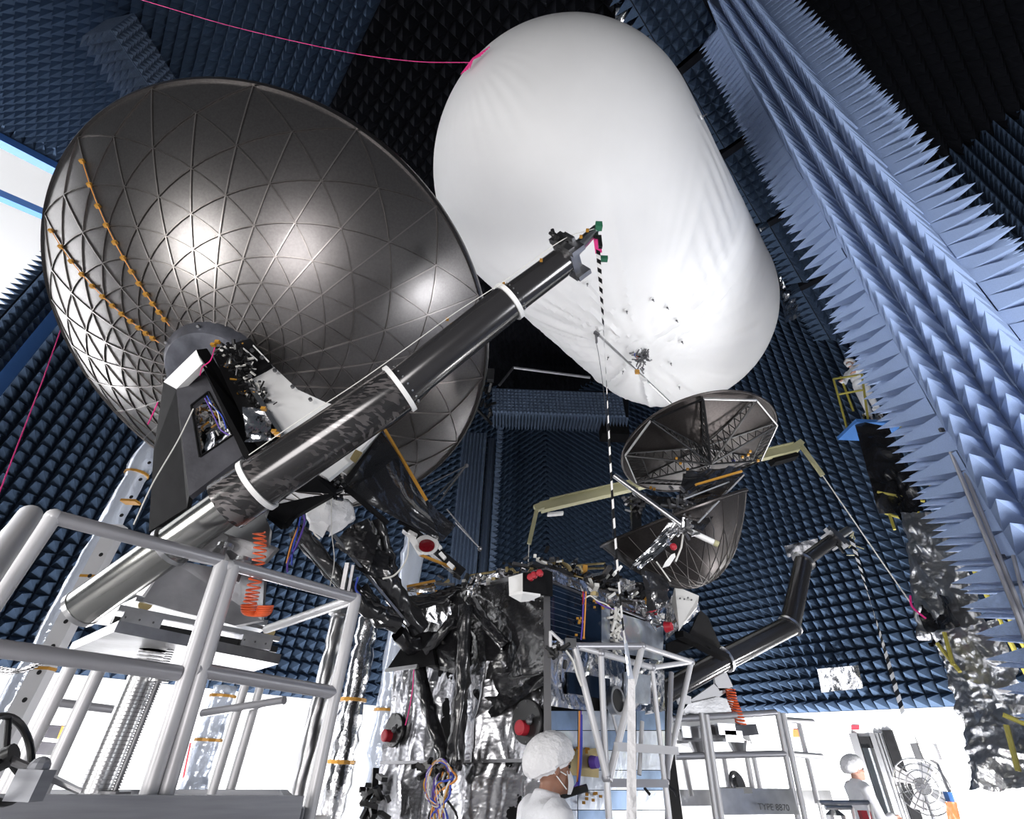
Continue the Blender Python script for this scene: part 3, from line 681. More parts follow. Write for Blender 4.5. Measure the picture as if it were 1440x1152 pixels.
MB().prism(pts3(((316, 490), (350, 535), (398, 612), (372, 640), (356, 620), (300, 500)), [2.9, 2.98, 3.12, 3.14, 3.1, 2.9]), V3(0, .04, 0)).build('shadow_panel', 'blackpaint', t)
rr_ = np.random.default_rng(11); mk = {'blackplastic': MB(), 'wirewhite': MB(), 'steel': MB(), 'gold': MB()}
for k in range(150):
    u_, v_ = rr_.random(), rr_.random(); x, y = 302 + 50 * v_ + 34 * u_, 488 + 84 * v_ - 6 * u_ * (1 - v_)
    m = rr_.choice(['blackplastic', 'blackplastic', 'blackplastic', 'wirewhite', 'steel', 'gold'], p=[.3, .2, .2, .12, .13, .05])
    p = P(x, y, 2.74 + .26 * v_ + .04 * rr_.random()); s_ = .006 + .012 * rr_.random(); mk[m].bar(p, p + rr_.normal(size=3) * .025, s_, s_)
for k in range(60):
    x, y = 272 + 40 * rr_.random(), 556 + 50 * rr_.random(); m = rr_.choice(['blackplastic', 'steel', 'wirewhite', 'gold'])
    p = P(x, y, 3.1); mk[m].bar(p, p + rr_.normal(size=3) * .03, .01, .01)
for m, b in mk.items(): o = b.build('mechanism_' + {'blackplastic': 'block', 'wirewhite': 'connector', 'steel': 'bolt', 'gold': 'tie'}[m], m, t, kind='stuff')
crumple(MB(), P(268, 655, 3.2), P(340, 650, 3.2), P(330, 550, 3.15), P(262, 570, 3.15), 16, 12, .05, 5, 2.).build('foil_wrap', 'silver', t)
crumple(MB(), P(344, 622, 3.0), P(386, 622, 3.0), P(374, 572, 2.93), P(336, 568, 2.93), 14, 12, .04, 6, 2.).build('foil_wrap', 'silver', t)
for m, pts in (('purple', ((288, 560), (296, 575), (303, 590), (310, 604), (322, 612))), ('bluewire', ((291, 557), (300, 572), (312, 585), (318, 603))), ('wirewhite', ((294, 566), (305, 578), (310, 598))), ('pink', ((302, 489), (296, 507), (285, 516), (281, 528))), ('pink', ((222, 566), (215, 582), (208, 597))), ('wirewhite', ((272, 575), (250, 620), (215, 680), (188, 738)))):
    wire(MB(), pts, 2.72, .004).build('cable', m, t, smooth=True)
for x, y in ((300, 485), (306, 481), (371, 575), (390, 611), (386, 607)): MB().box(P(x, y, 2.74), .016, .014, .01).build('tape', 'gold', t)
# fin under the boom, wrapped joint, black foil panel
MB().prism(pts3(((398, 690), (440, 668), (476, 688), (470, 695)), [3.1, 3.15, 3.35, 3.3]), V3(0, .1, .05)).build('fin', 'blackpaint', t)
MB().prism(pts3(((360, 716), (430, 700), (476, 692), (400, 735), (395, 745)), [3.05, 3.1, 3.35, 3.2, 3.15]), V3(0, .1, .05)).build('fin', 'blackpaint', t)
fp = crumple(MB(), P(485, 690, 3.4), P(618, 760, 3.9), P(598, 696, 3.85), P(540, 604, 3.5), 34, 30, .022, 9, 1.0).build('foil_panel', 'bfoil', t)
crumple(MB(), P(482, 668, 3.42), P(485, 694, 3.4), P(560, 640, 3.55), P(535, 604, 3.48), 20, 20, .012, 10, 1.0).build('foil_panel', 'bfoil', t)
crumple(MB(), P(595, 690, 3.85), P(560, 735, 3.72), P(622, 762, 4.0), P(643, 738, 4.05), 20, 20, .02, 12, 1.0).build('foil_panel', 'bfoil', t)
MB().bar(P(541, 604, 3.46), P(600, 704, 3.8), .018, .02).build('panel_edge', 'gold', t)
MB().bar(P(484, 684, 3.38), P(545, 736, 3.6), .03, .03).build('panel_edge', 'blackpaint', t)
MB().bar(P(484, 666, 3.38), P(532, 606, 3.45), .02, .05).build('panel_edge', 'alu', t)
plate(MB(), ((492, 645), (500, 632), (509, 636), (499, 650)), 3.25, .02).build('hinge', 'brass', t)
q = MB()
for k in range(40): p = P(472 + rr_.normal() * 7, 680 + rr_.normal() * 8, 3.35); q.bar(p, p + rr_.normal(size=3) * .04, .022, .022)
q.build('wrapped_joint', 'bfoil', t, kind='stuff')
for tip, ends in (((656, 655), ((601, 682), (608, 703), (616, 708), (624, 694))), ((675, 772), ((640, 735), (628, 716)))):
    q = MB()
    for e in ends: q.tube([P(*tip, 4.3), P(*e, 4.1)], .006, 6)
    q.ball(P(*tip, 4.3), .022, 8, 6); q.build('strut_tripod', 'steel', t)

# ------------------------------------------------------------------ the satellite body
SA = V3(.3298, 4.0, 0); e1 = unit(V3(1.30695, 1.35843, 0)); e2 = V3(-e1[1], e1[0], 0); nR = V3(e1[1], -e1[0], 0); nL = -e1
ZTOP = 2.836; WD = 1.885; ZB = .95
def FR(px, py, off=0.): return PP(px, py, SA, nR, off)       # a point on the right face
def FL(px, py, off=0.): return PP(px, py, SA, nL, off)       # and on the left face
t = thing('satellite', SA + (e1 + e2) * WD / 2, 'big satellite body wrapped in black and silver foil', 'satellite')
MB().box(SA + (e1 + e2) * WD / 2 + UP * (ZTOP + ZB) / 2, e1 * (WD / 2 - .04), e2 * (WD / 2 - .04), UP * (ZTOP - ZB) / 2).build('body_core', 'blackpaint', t)
for a, b in ((.2, .2), (1.7, .2), (.2, 1.7), (1.7, 1.7)): MB().tube([SA + e1 * a + e2 * b + UP * ZB, SA + e1 * a + e2 * b], .06, 12).build('stand_leg', 'alu', t)
# left face: silver-grey blanket below, black blanket above
def sheet(pxs, face, off, nu, nv, amp, seed, fold, nm, m, par=t):
    nn = nL if face is FL else nR
    fu, fv = (1.5, .55) if m == 'gfoil' else (1, 1)
    return crumple(MB(), *[face(x, y, off) for x, y in pxs], nu, nv, amp, seed, fold, nn, fu, fv).build(nm, m, par)
sheet(((534, 1075), (767, 1070), (767, 925), (553, 940)), FL, .02, 70, 50, .026, 21, 1.5, 'lower_blanket', 'gfoil')
sheet(((522, 1175), (767, 1170), (767, 1068), (535, 1072)), FL, .02, 70, 34, .026, 22, 1.5, 'lower_blanket', 'gfoil')
MB().bar(FL(535, 1073, .04), FL(767, 1069, .04), .012, .02).build('blanket_seam', 'steel', t)
sheet(((640, 960), (766, 945), (766, 808), (640, 830)), FL, .05, 44, 44, .028, 23, 1.1, 'upper_blanket', 'bfoil')
sheet(((585, 935), (650, 950), (660, 830), (600, 855)), FL, .06, 30, 34, .03, 24, 1.1, 'upper_blanket', 'bfoil')
sheet(((690, 1010), (765, 960), (765, 935), (650, 955)), FL, .05, 24, 16, .03, 25, 1.3, 'upper_blanket', 'bfoil')
MB().bar(SA + UP * ZB + (nL + nR) * .02, SA + UP * ZTOP + (nL + nR) * .02, .05, .05).build('corner_post', 'steel', t)
q = MB()
for k in range(34): q.ball(SA + UP * (ZB + .05 + k * .055) + nL * .05 + e2 * .02, .006, 6, 4)
q.build('corner_rivets', 'alu', t, kind='stuff')
# thruster discs with red covers
for (x, y, r, rx, ry, fc, nm) in ((743, 1015, .135, 737, 1024, .05, 'right'), (556, 1027, .125, 547, 1035, .05, 'left')):
    c = FL(x, y, .05); d = MB().lathe(c, nL, [(0, r), (.02, r), (.025, r * .96), (.022, r * .3)], 36).build('thruster_disc', 'blackplastic', t, smooth=False)
    MB().lathe(FL(rx, ry, .08), nL, [(-.02, .045), (.05, .045), (.055, .03)], 20).build('cover', 'red', d)
    q = MB(); 
    for k in range(8): an = k * .785; q.ball(c + nL * .025 + (math.cos(an) * e2 + math.sin(an) * UP) * r * .88, .006, 6, 4)
    q.tube([c + nL * .04 + e2 * -.05 + UP * .01, c + nL * .06 + e2 * -.09 + UP * .03], .012, 8); q.ball(c + nL * .05 - e2 * .05, .025, 8, 6); q.build('nozzle', 'steel', d, kind='stuff')
# black wrapped struts
def wrapped(path, r, seed, nm='wrapped_strut', m='bfoil', par=t, n_=22):
    g_ = np.random.default_rng(seed); pp = curve_pts(path, 14); b = MB(); b.tube(pp, [r] * len(pp), n_, caps=False); v = np.array(b.v).reshape(len(pp), n_, 3); ph = g_.uniform(0, 6.3, 12); L_ = np.linalg.norm(np.array(pp[-1]) - pp[0])
    for i in range(len(pp)):
        s_ = i / len(pp) * L_ / r; c_ = np.array(pp[i])
        for k in range(n_):
            an = 2 * math.pi * k / n_; h = 0
            for f in range(4): h += (1 - 2 * abs(math.sin((1 + f * .7) * (an * (1 if f % 2 else -1) + .55 * s_ + 1.1 * math.sin(.8 * s_ + ph[f])) * .8 + ph[4 + f]))) * .75 ** f
            v[i, k] = c_ + (v[i, k] - c_) * (1 + .13 * h)
    b.v = v.reshape(-1, 3).tolist(); b.sm = True; return b.build(nm, m, par)
wrapped([FL(655, 852, .25), FL(650, 960, .22), FL(640, 1075, .18)], .062, 31)
wrapped([FL(588, 930, .25), FL(604, 1000, .22), FL(628, 1072, .18)], .058, 32)
wrapped([FL(662, 845, .18), FL(690, 885, .14), FL(712, 910, .1)], .045, 33)
wrapped([FL(640, 870, .25), FL(622, 890, .3), FL(600, 915, .3)], .05, 34)
for m, px in (('blackpaint', ((543, 943), (577, 892), (604, 888), (612, 935))),):
    pl_ = MB().prism([FL(*px[0], .40), FL(*px[1], .34), FL(*px[2], .3), FL(*px[3], .3)], -nL * .03).build('shade_plate', m, t)
    MB().bar(FL(543, 943, .41), FL(588, 937, .34), .03, .025).build('plate_edge', 'alu', pl_)
crumple(MB(), FL(604, 935, .3), FL(650, 940, .22), FL(650, 880, .22), FL(600, 888, .3), 14, 14, .04, 41, 1.5, nL).build('shade_blanket', 'bfoil', t)
crumple(MB(), FL(592, 870, .2), FL(632, 885, .2), FL(630, 840, .2), FL(600, 842, .2), 14, 14, .04, 42, 1.8, nL).build('foil_patch', 'silver', t)
# arm: struts coming down from the dish bracket
J = lambda x, y, Y: P(x, y, Y)
wrapped([J(505, 735, 3.9), J(520, 775, 4.0), J(548, 825, 4.2), J(590, 885, 4.5)], .085, 35, 'wrapped_arm')
wrapped([J(415, 745, 3.8), J(468, 805, 4.0), J(510, 850, 4.1), J(545, 868, 4.2)], .075, 36, 'wrapped_arm')
wrapped([J(505, 830, 4.1), J(530, 862, 4.2), J(562, 878, 4.3)], .08, 37, 'wrapped_arm')
wrapped([J(530, 730, 4.0), J(545, 780, 4.15), J(552, 815, 4.2)], .06, 38, 'wrapped_arm')
wrapped([J(560, 890, 4.4), J(575, 905, 4.5), J(600, 912, 4.6)], .07, 39, 'wrapped_arm')
wrapped([J(548, 845, 4.5), J(600, 845, 4.6), J(650, 830, 4.7)], .06, 40, 'wrapped_arm')
crumple(MB(), J(470, 762, 3.75), J(520, 800, 3.8), J(535, 752, 3.85), J(490, 740, 3.8), 14, 14, .05, 43, 1.4).build('arm_blanket', 'bfoil', t)
crumple(MB(), J(500, 800, 3.85), J(545, 812, 3.9), J(548, 770, 3.9), J(500, 760, 3.85), 14, 14, .05, 44, 1.4).build('arm_blanket', 'bfoil', t)
MB().bar(J(463, 745, 3.7), J(575, 880, 4.3), .018, .02).build('arm_edge', 'alu', t); MB().bar(J(424, 765, 3.7), J(480, 830, 3.9), .01, .01).build('arm_edge', 'alu', t)
MB().bar(J(489, 792, 3.7), J(478, 850, 3.75), .035, .03).build('ladder_bracket', 'alu', t)
MB().bar(J(497, 795, 3.72), J(488, 845, 3.77), .02, .03).build('ladder_bracket', 'steel', t)
# white wrapped ball (a fabric bag)
g_ = np.random.default_rng(8); b = MB(); b.ball(J(462, 722, 3.6), .17, 26, 18, (1.05, .9, .75)); v = np.array(b.v); c0 = v.mean(0)
for i in range(len(v)):
    d_ = v[i] - c0; v[i] += d_ * (.10 * math.sin(9 * d_[0] / .17 + 2 * d_[2] / .17) + .08 * math.sin(7 * d_[2] / .17 + 4 * d_[1] / .17)) + g_.normal(size=3) * .002
b.v = v.tolist(); bag = b.build('fabric_cover', 'cap', t, smooth=True)
crumple(MB(), J(432, 742, 3.5), J(452, 755, 3.5), J(462, 735, 3.5), J(440, 720, 3.5), 10, 10, .03, 45, 1.3).build('cover_flap', 'cap', bag)
crumple(MB(), J(462, 755, 3.5), J(482, 745, 3.55), J(502, 726, 3.6), J(478, 712, 3.5), 10, 10, .03, 46, 1.3).build('cover_flap', 'cap', bag)
wire(MB(), ((466, 700), (466, 735), (467, 755), (470, 790), (463, 830)), 3.45, .003).build('cable', 'wirewhite', t)
for m, pts in (('purple', ((424, 716), (428, 735), (418, 765), (405, 790), (404, 805))), ('bluewire', ((424, 715), (420, 740), (412, 770), (410, 795))), ('wireorange', ((420, 740), (410, 765), (403, 792))), ('wirewhite', ((575, 757), (572, 785), (556, 808), (538, 814))), ('bluewire', ((503, 812), (500, 828), (507, 838))), ('wirewhite', ((436, 706), (440, 745), (450, 758)))):
    wire(MB(), pts, 3.6, .007).build('cable_loop', m, t, smooth=True)
# red covered sensor on its chain of white plates
MT['darkred'] = mat('dark_red_window', (.16, .006, .012), .25)
MB().lathe(J(600, 768, 4.15), V3(.1, -.8, .35), [(0, .10), (.03, .10), (.03, .085)], 24).build('sensor_ring', 'white', t)
MB().lathe(J(600, 768, 4.10), V3(.1, -.8, .35), [(0, .068), (.012, .066), (.016, .03)], 20).build('sensor_cover', 'darkred', t)
plate(MB(), ((571, 752), (582, 752), (596, 778), (588, 780)), 4.1, .03).build('sensor_plate', 'white', t)
for a, b in (((575, 748), (586, 754)), ((590, 757), (602, 762)), ((612, 762), (620, 772)), ((619, 778), (626, 786)), ((630, 792), (638, 799))): MB().bar(J(*a, 4.2), J(*b, 4.2), .035, .03).build('white_link', 'white', t)
MB().bar(J(570, 742, 4.25), J(650, 808, 4.4), .09, .08).build('sensor_boom', 'bfoil', t); MB().bar(J(590, 780, 4.15), J(640, 800, 4.3), .02, .02).build('boom_edge', 'gold', t)
q = crumple(MB(), J(573, 834, 4.6), J(612, 832, 4.6), J(610, 818, 4.6), J(572, 826, 4.6), 12, 8, .02, 47, 1.5).build('foil_box', 'silver', t); MB().bar(J(572, 825, 4.58), J(612, 817, 4.58), .012, .02).build('gold_edge', 'gold', t)
# star tracker: white box with red caps
c0, c1_, c2_, c3_ = FL(715, 812, .34), FL(735, 806, .28), FL(735, 838, .28), FL(716, 834, .34)
MB().prism([c0, c1_, c2_, c3_], e2 * .0 + e1 * .16 + e2 * .02).build('tracker_hood', 'white', t)
MB().prism([FL(735, 806, .3), FL(768, 801, .12), FL(768, 836, .12), FL(735, 832, .3)], -nL * .08).build('tracker_box', 'blackpaint', t)
MB().prism([FL(716, 834, .34), FL(735, 831, .30), FL(760, 835, .16), FL(744, 842, .2), FL(732, 843, .26)], -UP * .02).build('tracker_base', 'white', t)
for x, y in ((752, 810), (760, 807), (747, 813)): MB().lathe(FL(x, y, .27), unit(nL + nR * .4), [(0, .024), (.03, .024), (.035, .014)], 16).build('lens_cap', 'red', t)
# foil mast foot at the top of the left face
crumple(MB(), FL(652, 838, .22), FL(672, 838, .2), FL(675, 806, .2), FL(655, 806, .22), 10, 12, .05, 48, 2., nL).build('mast_foot', 'silver', t)
# top deck
MB().box(SA + (e1 + e2) * WD / 2 + UP * (ZTOP + .01), e1 * WD / 2, e2 * WD / 2, UP * .02).build('top_deck', 'steel', t)
mk = {m: MB() for m in ('blackplastic', 'silver', 'brass', 'wirewhite', 'steel', 'gold', 'bfoil')}
for k in range(420):
    s_ = rr_.random(); m = rr_.choice(list(mk), p=[.26, .16, .06, .12, .2, .06, .14])
    if k < 110: p = SA + e2 * WD * s_ * 1.02 + e1 * .18 * rr_.random()
    else: p = SA + e1 * WD * s_ + e2 * .25 * rr_.random()
    p = p + UP * (ZTOP + .20 * rr_.random() ** 1.8); L_ = .035 + .09 * rr_.random() ** 2; w_ = .01 + .035 * rr_.random()
    mk[m].bar(p - V3(0, 0, .02), p + rr_.normal(size=3) * V3(1, 1, .6) * L_, w_, w_ * .7)
for m, b in mk.items(): b.build('deck_' + {'blackplastic': 'box', 'silver': 'foil', 'brass': 'bracket', 'wirewhite': 'connector', 'steel': 'bolt', 'gold': 'tie', 'bfoil': 'wrap'}[m], m, t, kind='stuff')
for k, (fc, a, b, hh_) in enumerate(((FL, (655, 812), (720, 800), 12), (FR, (775, 800), (850, 820), 14), (FR, (850, 815), (915, 840), 22), (FR, (870, 812), (935, 845), 26), (FL, (600, 838), (660, 812), 12))):
    o_ = e1 * .12 if fc is FL else e2 * .12
    crumple(MB(), fc(a[0], a[1] + 6, 0) + o_, fc(b[0], b[1] + 6, 0) + o_, fc(b[0], b[1] - hh_, 0) + o_ * 1.5, fc(a[0], a[1] - hh_, 0) + o_ * 1.5, 22, 10, .05, 200 + k, 2.2).build('deck_blanket', 'bfoil' if k % 2 else 'gfoil', t)
q = MB(); c = FL(742, 795, .0) + e1 * .3 - UP * .02
q.tube([c + .22 * (math.cos(an) * e2 + math.sin(an) * .5 * UP) for an in np.linspace(.1, 3.0, 14)], .018, 8); q.build('deck_hoop', 'brass', t)
MB().lathe(c - UP * .05, UP, [(0, .2), (.06, .2), (.09, .15)], 28).build('deck_ring', 'blackplastic', t)
for a, b in (((640, 802), (700, 792)), ((700, 793), (712, 806)), ((828, 788), (885, 784)), ((836, 792), (884, 791)), ((805, 790), (828, 779))): MB().tube([FL(*a, .0) + e1 * .2 if a[0] < 760 else FR(*a, .0) + e2 * .3, FL(*b, .0) + e1 * .2 if b[0] < 760 else FR(*b, .0) + e2 * .3], .012, 6).build('deck_pipe', 'brass', t)


# right face
def solar():
    m = mat('dark_blue_cells', (.012, .024, .05), .12, .35, spec=.9, noise=.5, nscale=2.2)
    return m
MT['solar'] = solar()
MT['mirror'] = mat('mirror_tile', (.74, .80, .90), .33, 1., noise=.4, nscale=3., bump=.2, bscale=14, bdist=.02)
def panel(px, off, m, nm, th=.02): return MB().prism([FR(x, y, off) for x, y in px], -nR * th).build(nm, m, t)
sheet(((769, 812), (936, 880), (934, 862), (769, 797)), FR, .03, 50, 8, .014, 51, 2., 'edge_blanket', 'silver')
p1_ = panel(((770, 818), (865, 853), (865, 918), (770, 895)), .03, 'solar', 'cell_panel')
q = MB()
for k in range(1, 9): a, b = FR(771, 818 + 77 * k / 9, .032), FR(864, 853 + 65 * k / 9, .032); q.bar(a, b, .0014, .003, nR)
q.build('cell_line', 'cellline', p1_, kind='stuff')
pb_ = panel(((818, 838), (862, 853), (862, 916), (818, 903)), .036, 'solar', 'cell_panel')
panel(((846, 852), (858, 856), (858, 912), (846, 908)), .040, 'mirror', 'bright_strip', .006)
MB().bar(FR(769, 816, .05), FR(936, 882, .05), .014, .02, nR).build('panel_edge', 'steel', t)
for m, pts in (('purple', ((822, 835), (820, 855), (819, 880), (817, 900))), ('wireorange', ((824, 832), (823, 858), (821, 898))), ('wirewhite', ((822, 842), (830, 838), (840, 845), (852, 850), (862, 858))), ('red', ((820, 832), (820, 850))), ('purple', ((838, 846), (850, 853), (864, 857)))):
    wire(MB(), pts, 4.05, .006).build('cable', m, t, smooth=True)
for k in range(16):
    x, y = (818 + rr_.normal() * 3, 838 + 64 * rr_.random()) if k < 9 else (834 + 28 * rr_.random(), 845 + 12 * rr_.random()); MB().box(FR(x, y, .07), .010, .009, .008).build('tape', 'gold', t)
sheet(((872, 918), (934, 930), (934, 882), (872, 862)), FR, .03, 20, 16, .008, 52, 1., 'reflector_panel', 'mirror')
mb = MB()
for k in range(30):
    p = FR(864 + rr_.normal() * 2, 856 + 62 * rr_.random(), .06); mb.bar(p, p + rr_.normal(size=3) * .04, .025, .02)
mb.build('harness_clips', 'wirewhite', t, kind='stuff')
sheet(((772, 992), (826, 1000), (826, 905), (772, 900)), FR, .04, 22, 26, .016, 53, 1.7, 'foil_blanket', 'silver')
sheet(((826, 975), (880, 985), (880, 905), (826, 905)), FR, .03, 22, 22, .016, 54, 1.7, 'foil_blanket', 'silver')
panel(((800, 945), (858, 955), (858, 985), (800, 975)), .06, 'solar', 'cell_panel'); 
panel(((880, 945), (915, 950), (915, 990), (880, 988)), .05, 'mirror', 'mirror_panel')
sheet(((880, 1010), (935, 1000), (935, 925), (880, 930)), FR, .02, 18, 18, .016, 55, 1.7, 'foil_blanket', 'silver')
c = FR(868, 985, .1); MB().lathe(c - nR * .05, nR, [(0, .10), (.06, .10), (.06, .08), (.02, .075)], 28).build('port_ring', 'alu', t); MB().disc(c - nR * .02, nR, .078, .02, 28).build('port', 'blackplastic', t)
MT['mirror_blue'] = mat('blue_mirror_tile', (.30, .42, .62), .3, 1., noise=.4, nscale=3.)
for i in range(4):                        # mirror tiles of the lower right face
    for j in range(6):
        x0, x1 = 772 + i * 41, 772 + (i + 1) * 41 - 1.0; y0, y1 = 1000 + j * 28, 1000 + (j + 1) * 28 - 1.
        MB().prism([FR(x0, y1, .03), FR(x1, y1, .03), FR(x1, y0, .03), FR(x0, y0, .03)], -nR * .02).build('mirror_tile', 'mirror' if (i + j) % 3 else 'mirror_blue', t)
for m, pts in (('purple', ((817, 1000), (816, 1040), (815, 1080), (810, 1105), (795, 1115))), ('bluewire', ((818, 1005), (818, 1050), (816, 1085), (812, 1112), (800, 1120))), ('wireorange', ((815, 1000), (814, 1060), (812, 1100)))):
    wire(MB(), pts, 4.0, .007).build('cable', m, t, smooth=True)
MB().prism([FR(800, 1090, .06), FR(842, 1094, .06), FR(842, 1052, .06), FR(806, 1056, .06)], -nR * .02).build('gold_panel', 'brass', t)
MB().lathe(FR(832, 1072, .07), nR, [(0, .04), (.05, .035)], 18).build('valve', 'purple', t)
for k in range(26):
    x, y = (785 + 60 * rr_.random(), 1108 + 22 * rr_.random()) if k < 16 else (800 + 40 * rr_.random(), 1050 + 14 * rr_.random()); MB().box(FR(x, y, .06), .010, .009, .008).build('tape', 'gold', t)
wire(MB(), ((772, 1115), (790, 1118), (812, 1112), (826, 1108)), 3.9, .022).build('harness', 'blackplastic', t)
# cable bundle at the foot of the left face
for k in range(22):
    m = ('wirewhite', 'wirewhite', 'bluewire', 'wireorange', 'purple', 'gold', 'blackplastic')[k % 7]; g_ = np.random.default_rng(60 + k)
    x = 606 + 26 * g_.random(); pts = [FL(628 + g_.normal() * 4, 1078, .2), FL(x + g_.normal() * 6, 1095, .28), FL(x + g_.normal() * 8, 1115 + 6 * g_.normal(), .3), FL(620 + g_.normal() * 9, 1150, .28), FL(615 + g_.normal() * 9, 1175, .25)]
    if k < 8: pts = [FL(617, 1100, .3) + V3((.07 + .03 * g_.random()) * math.cos(an), 0, (.11 + .02 * g_.random()) * math.sin(an)) for an in np.linspace(0, 6, 12)]
    MB().tube(curve_pts(pts, 5), .0075, 6).build('cable', m, t, smooth=True)
q = MB()
for k in range(30): p = FL(615 + 24 * rr_.normal() * .5, 1082 + 6 * rr_.normal(), .22); q.bar(p, p + rr_.normal(size=3) * .04, .03, .03)
q.build('bundle_connectors', 'blackplastic', t, kind='stuff')
wire(MB(), ((582, 942), (580, 970), (575, 1000), (570, 1020)), 4.2, .004).build('tie_cord', 'pink', t)
q = MB()
for k in range(24): p = FL(526 + 9 * rr_.normal(), 1122 + 16 * rr_.normal(), .2); q.bar(p, p + rr_.normal(size=3) * .06, .05, .03)
q.build('side_equipment', 'blackplastic', t, kind='stuff')

# ------------------------------------------------------------------ aluminium test frame before the right face
t = thing('test_frame', V3(1.05, 4.05, 0), 'white tube frame bolted before the dark blue satellite panels', 'frame')
def ft(a, b, r=.02, m='rail_white', nm='frame_tube'): return MB().tube([P(*a), P(*b)], r, 14).build(nm, m, t, smooth=True)
YF, YK = 4.0, 4.5
N1, N2, N3, N4, N5 = (808, 909, 3.95), (903, 909, 4.15), (972, 931, 4.7), (917, 939, 4.35), (845, 919, 4.0)
ft(N1, N2, .026, 'rail'); ft(N2, N3, .022); ft(N5, N4, .022); ft(N4, N3, .02); ft(N1, N5, .018)
ft(N1, (853, 1092, 3.95), .024); ft(N5, (852, 1088, 4.0), .022); ft(N2, (856, 1098, 4.0), .024); ft(N4, (934, 1096, 4.4), .018); ft((944, 946, 4.6), (938, 1096, 4.45), .02, 'rail'); ft(N3, (934, 1102, 4.6), .022)
ft((780, 994, 4.3), (811, 1090, 4.3), .02); ft((792, 998, 4.35), (809, 1060, 4.35), .02); ft((903, 1015, 4.6), (899, 1090, 4.5), .016); ft((860, 1000, 4.5), (872, 1045, 4.5), .012)
MB().bar(P(866, 1050, 4.0), P(952, 1056, 4.5), .03, .05).build('frame_bar', 'rail_white', t); MB().bar(P(855, 1101, 4.0), P(938, 1102, 4.4), .025, .045).build('frame_bar', 'rail', t)
for a in (N1, N2, N3, N4, N5, (853, 1094, 3.97), (935, 1100, 4.5)): MB().ball(P(*a), .032, 10, 8).build('frame_joint', 'rail', t, smooth=True)
q = MB(); q.tube([P(774, 888, 3.9), P(774, 912, 3.9)], .012, 8); q.tube([P(774, 888, 3.9), P(792, 905, 3.9)], .012, 8); q.tube([P(774, 912, 3.9), P(792, 905, 3.9)], .012, 8); q.build('corner_bracket', 'rail_white', t)
MB().box(P(802, 905, 3.92), .04, .03, .03).build('frame_clamp', 'alu', t); q = MB()
for k in range(24): p = P(783 + 6 * rr_.normal(), 916 + 5 * rr_.normal(), 3.92); q.bar(p, p + rr_.normal(size=3) * .03, .02, .02)
q.build('clamp_fittings', 'blackplastic', t, kind='stuff')
wire(MB(), ((796, 915), (806, 930), (812, 950), (818, 965)), 3.9, .008).build('cable', 'wirewhite', t)
MB().tube([P(935, 1102, 4.5), P(948, 1112, 4.5), P(952, 1120, 4.5)], .01, 6).build('tie_strap', 'blackplastic', t); MB().tube([P(906, 1108, 4.4), P(914, 1118, 4.4)], .01, 6).build('tie_strap', 'blackplastic', t)
# adapter legs of the frame down to the floor
for a in ((853, 1094, 3.97), (935, 1100, 4.5)):
    p = P(*a); MB().tube([p, V3(p[0], p[1], 0)], .022, 12).build('frame_leg', 'rail_white', t)

# pole end pieces: white box and black brackets on the far side of the satellite
t = thing('side_horn_box', P(965, 850, 5.2), 'white panelled horn box with foil sides below the shaded bowl reflector', 'horn')
MB().prism(pts3(((949, 824), (983, 838), (981, 852), (955, 884), (944, 846)), [5.1, 5.0, 5.0, 5.1, 5.2]), V3(.03, .12, 0)).build('white_panel', 'white', t)
crumple(MB(), P(935, 900, 5.2), P(954, 885, 5.15), P(949, 826, 5.15), P(936, 850, 5.25), 10, 14, .03, 70, 1.5).build('foil_side', 'silver', t)
crumple(MB(), P(956, 886, 5.15), P(990, 864, 5.2), P(985, 845, 5.1), P(972, 868, 5.1), 10, 10, .03, 71, 1.5).build('foil_side', 'silver', t)
q = MB()
for x, y in ((956, 842), (962, 843), (967, 841), (972, 844)): q.disc(P(x, y, 5.02), V3(0, -1, 0), .008, .012, 8)
q.build('panel_bolts', 'steel', t, kind='stuff')
MB().bar(P(955, 892, 5.3), P(1020, 925, 5.8), .10, .06).build('black_bracket', 'blackpaint', t)
MB().prism(pts3(((985, 858), (996, 868), (1014, 910), (1008, 916), (968, 895)), [5.4, 5.5, 5.8, 5.8, 5.5]), V3(0, .06, 0)).build('black_bracket', 'blackpaint', t)
MB().prism(pts3(((938, 905), (968, 892), (1000, 912), (985, 905), (938, 925)), 5.5), V3(0, .06, 0)).build('black_bracket', 'blackpaint', t)
MB().lathe(P(936, 882, 4.9), V3(.7, -.6, 0), [(0, .05), (.06, .035)], 16).build('cap', 'red', t); MB().lathe(P(914, 856, 4.9), V3(.7, -.6, .1), [(0, .04), (.06, .03)], 16).build('cap', 'red', t)
q = MB()
for k in range(30): p = P(922 + 8 * rr_.normal(), 860 + 8 * rr_.normal(), 5.0); q.bar(p, p + rr_.normal(size=3) * .05, .03, .02)
q.build('foil_fittings', 'silver', t, kind='stuff')
MT['carbon_dark'] = mat('dark_carbon_bowl', (.062, .055, .053), .38, .85, noise=.15, nscale=50)

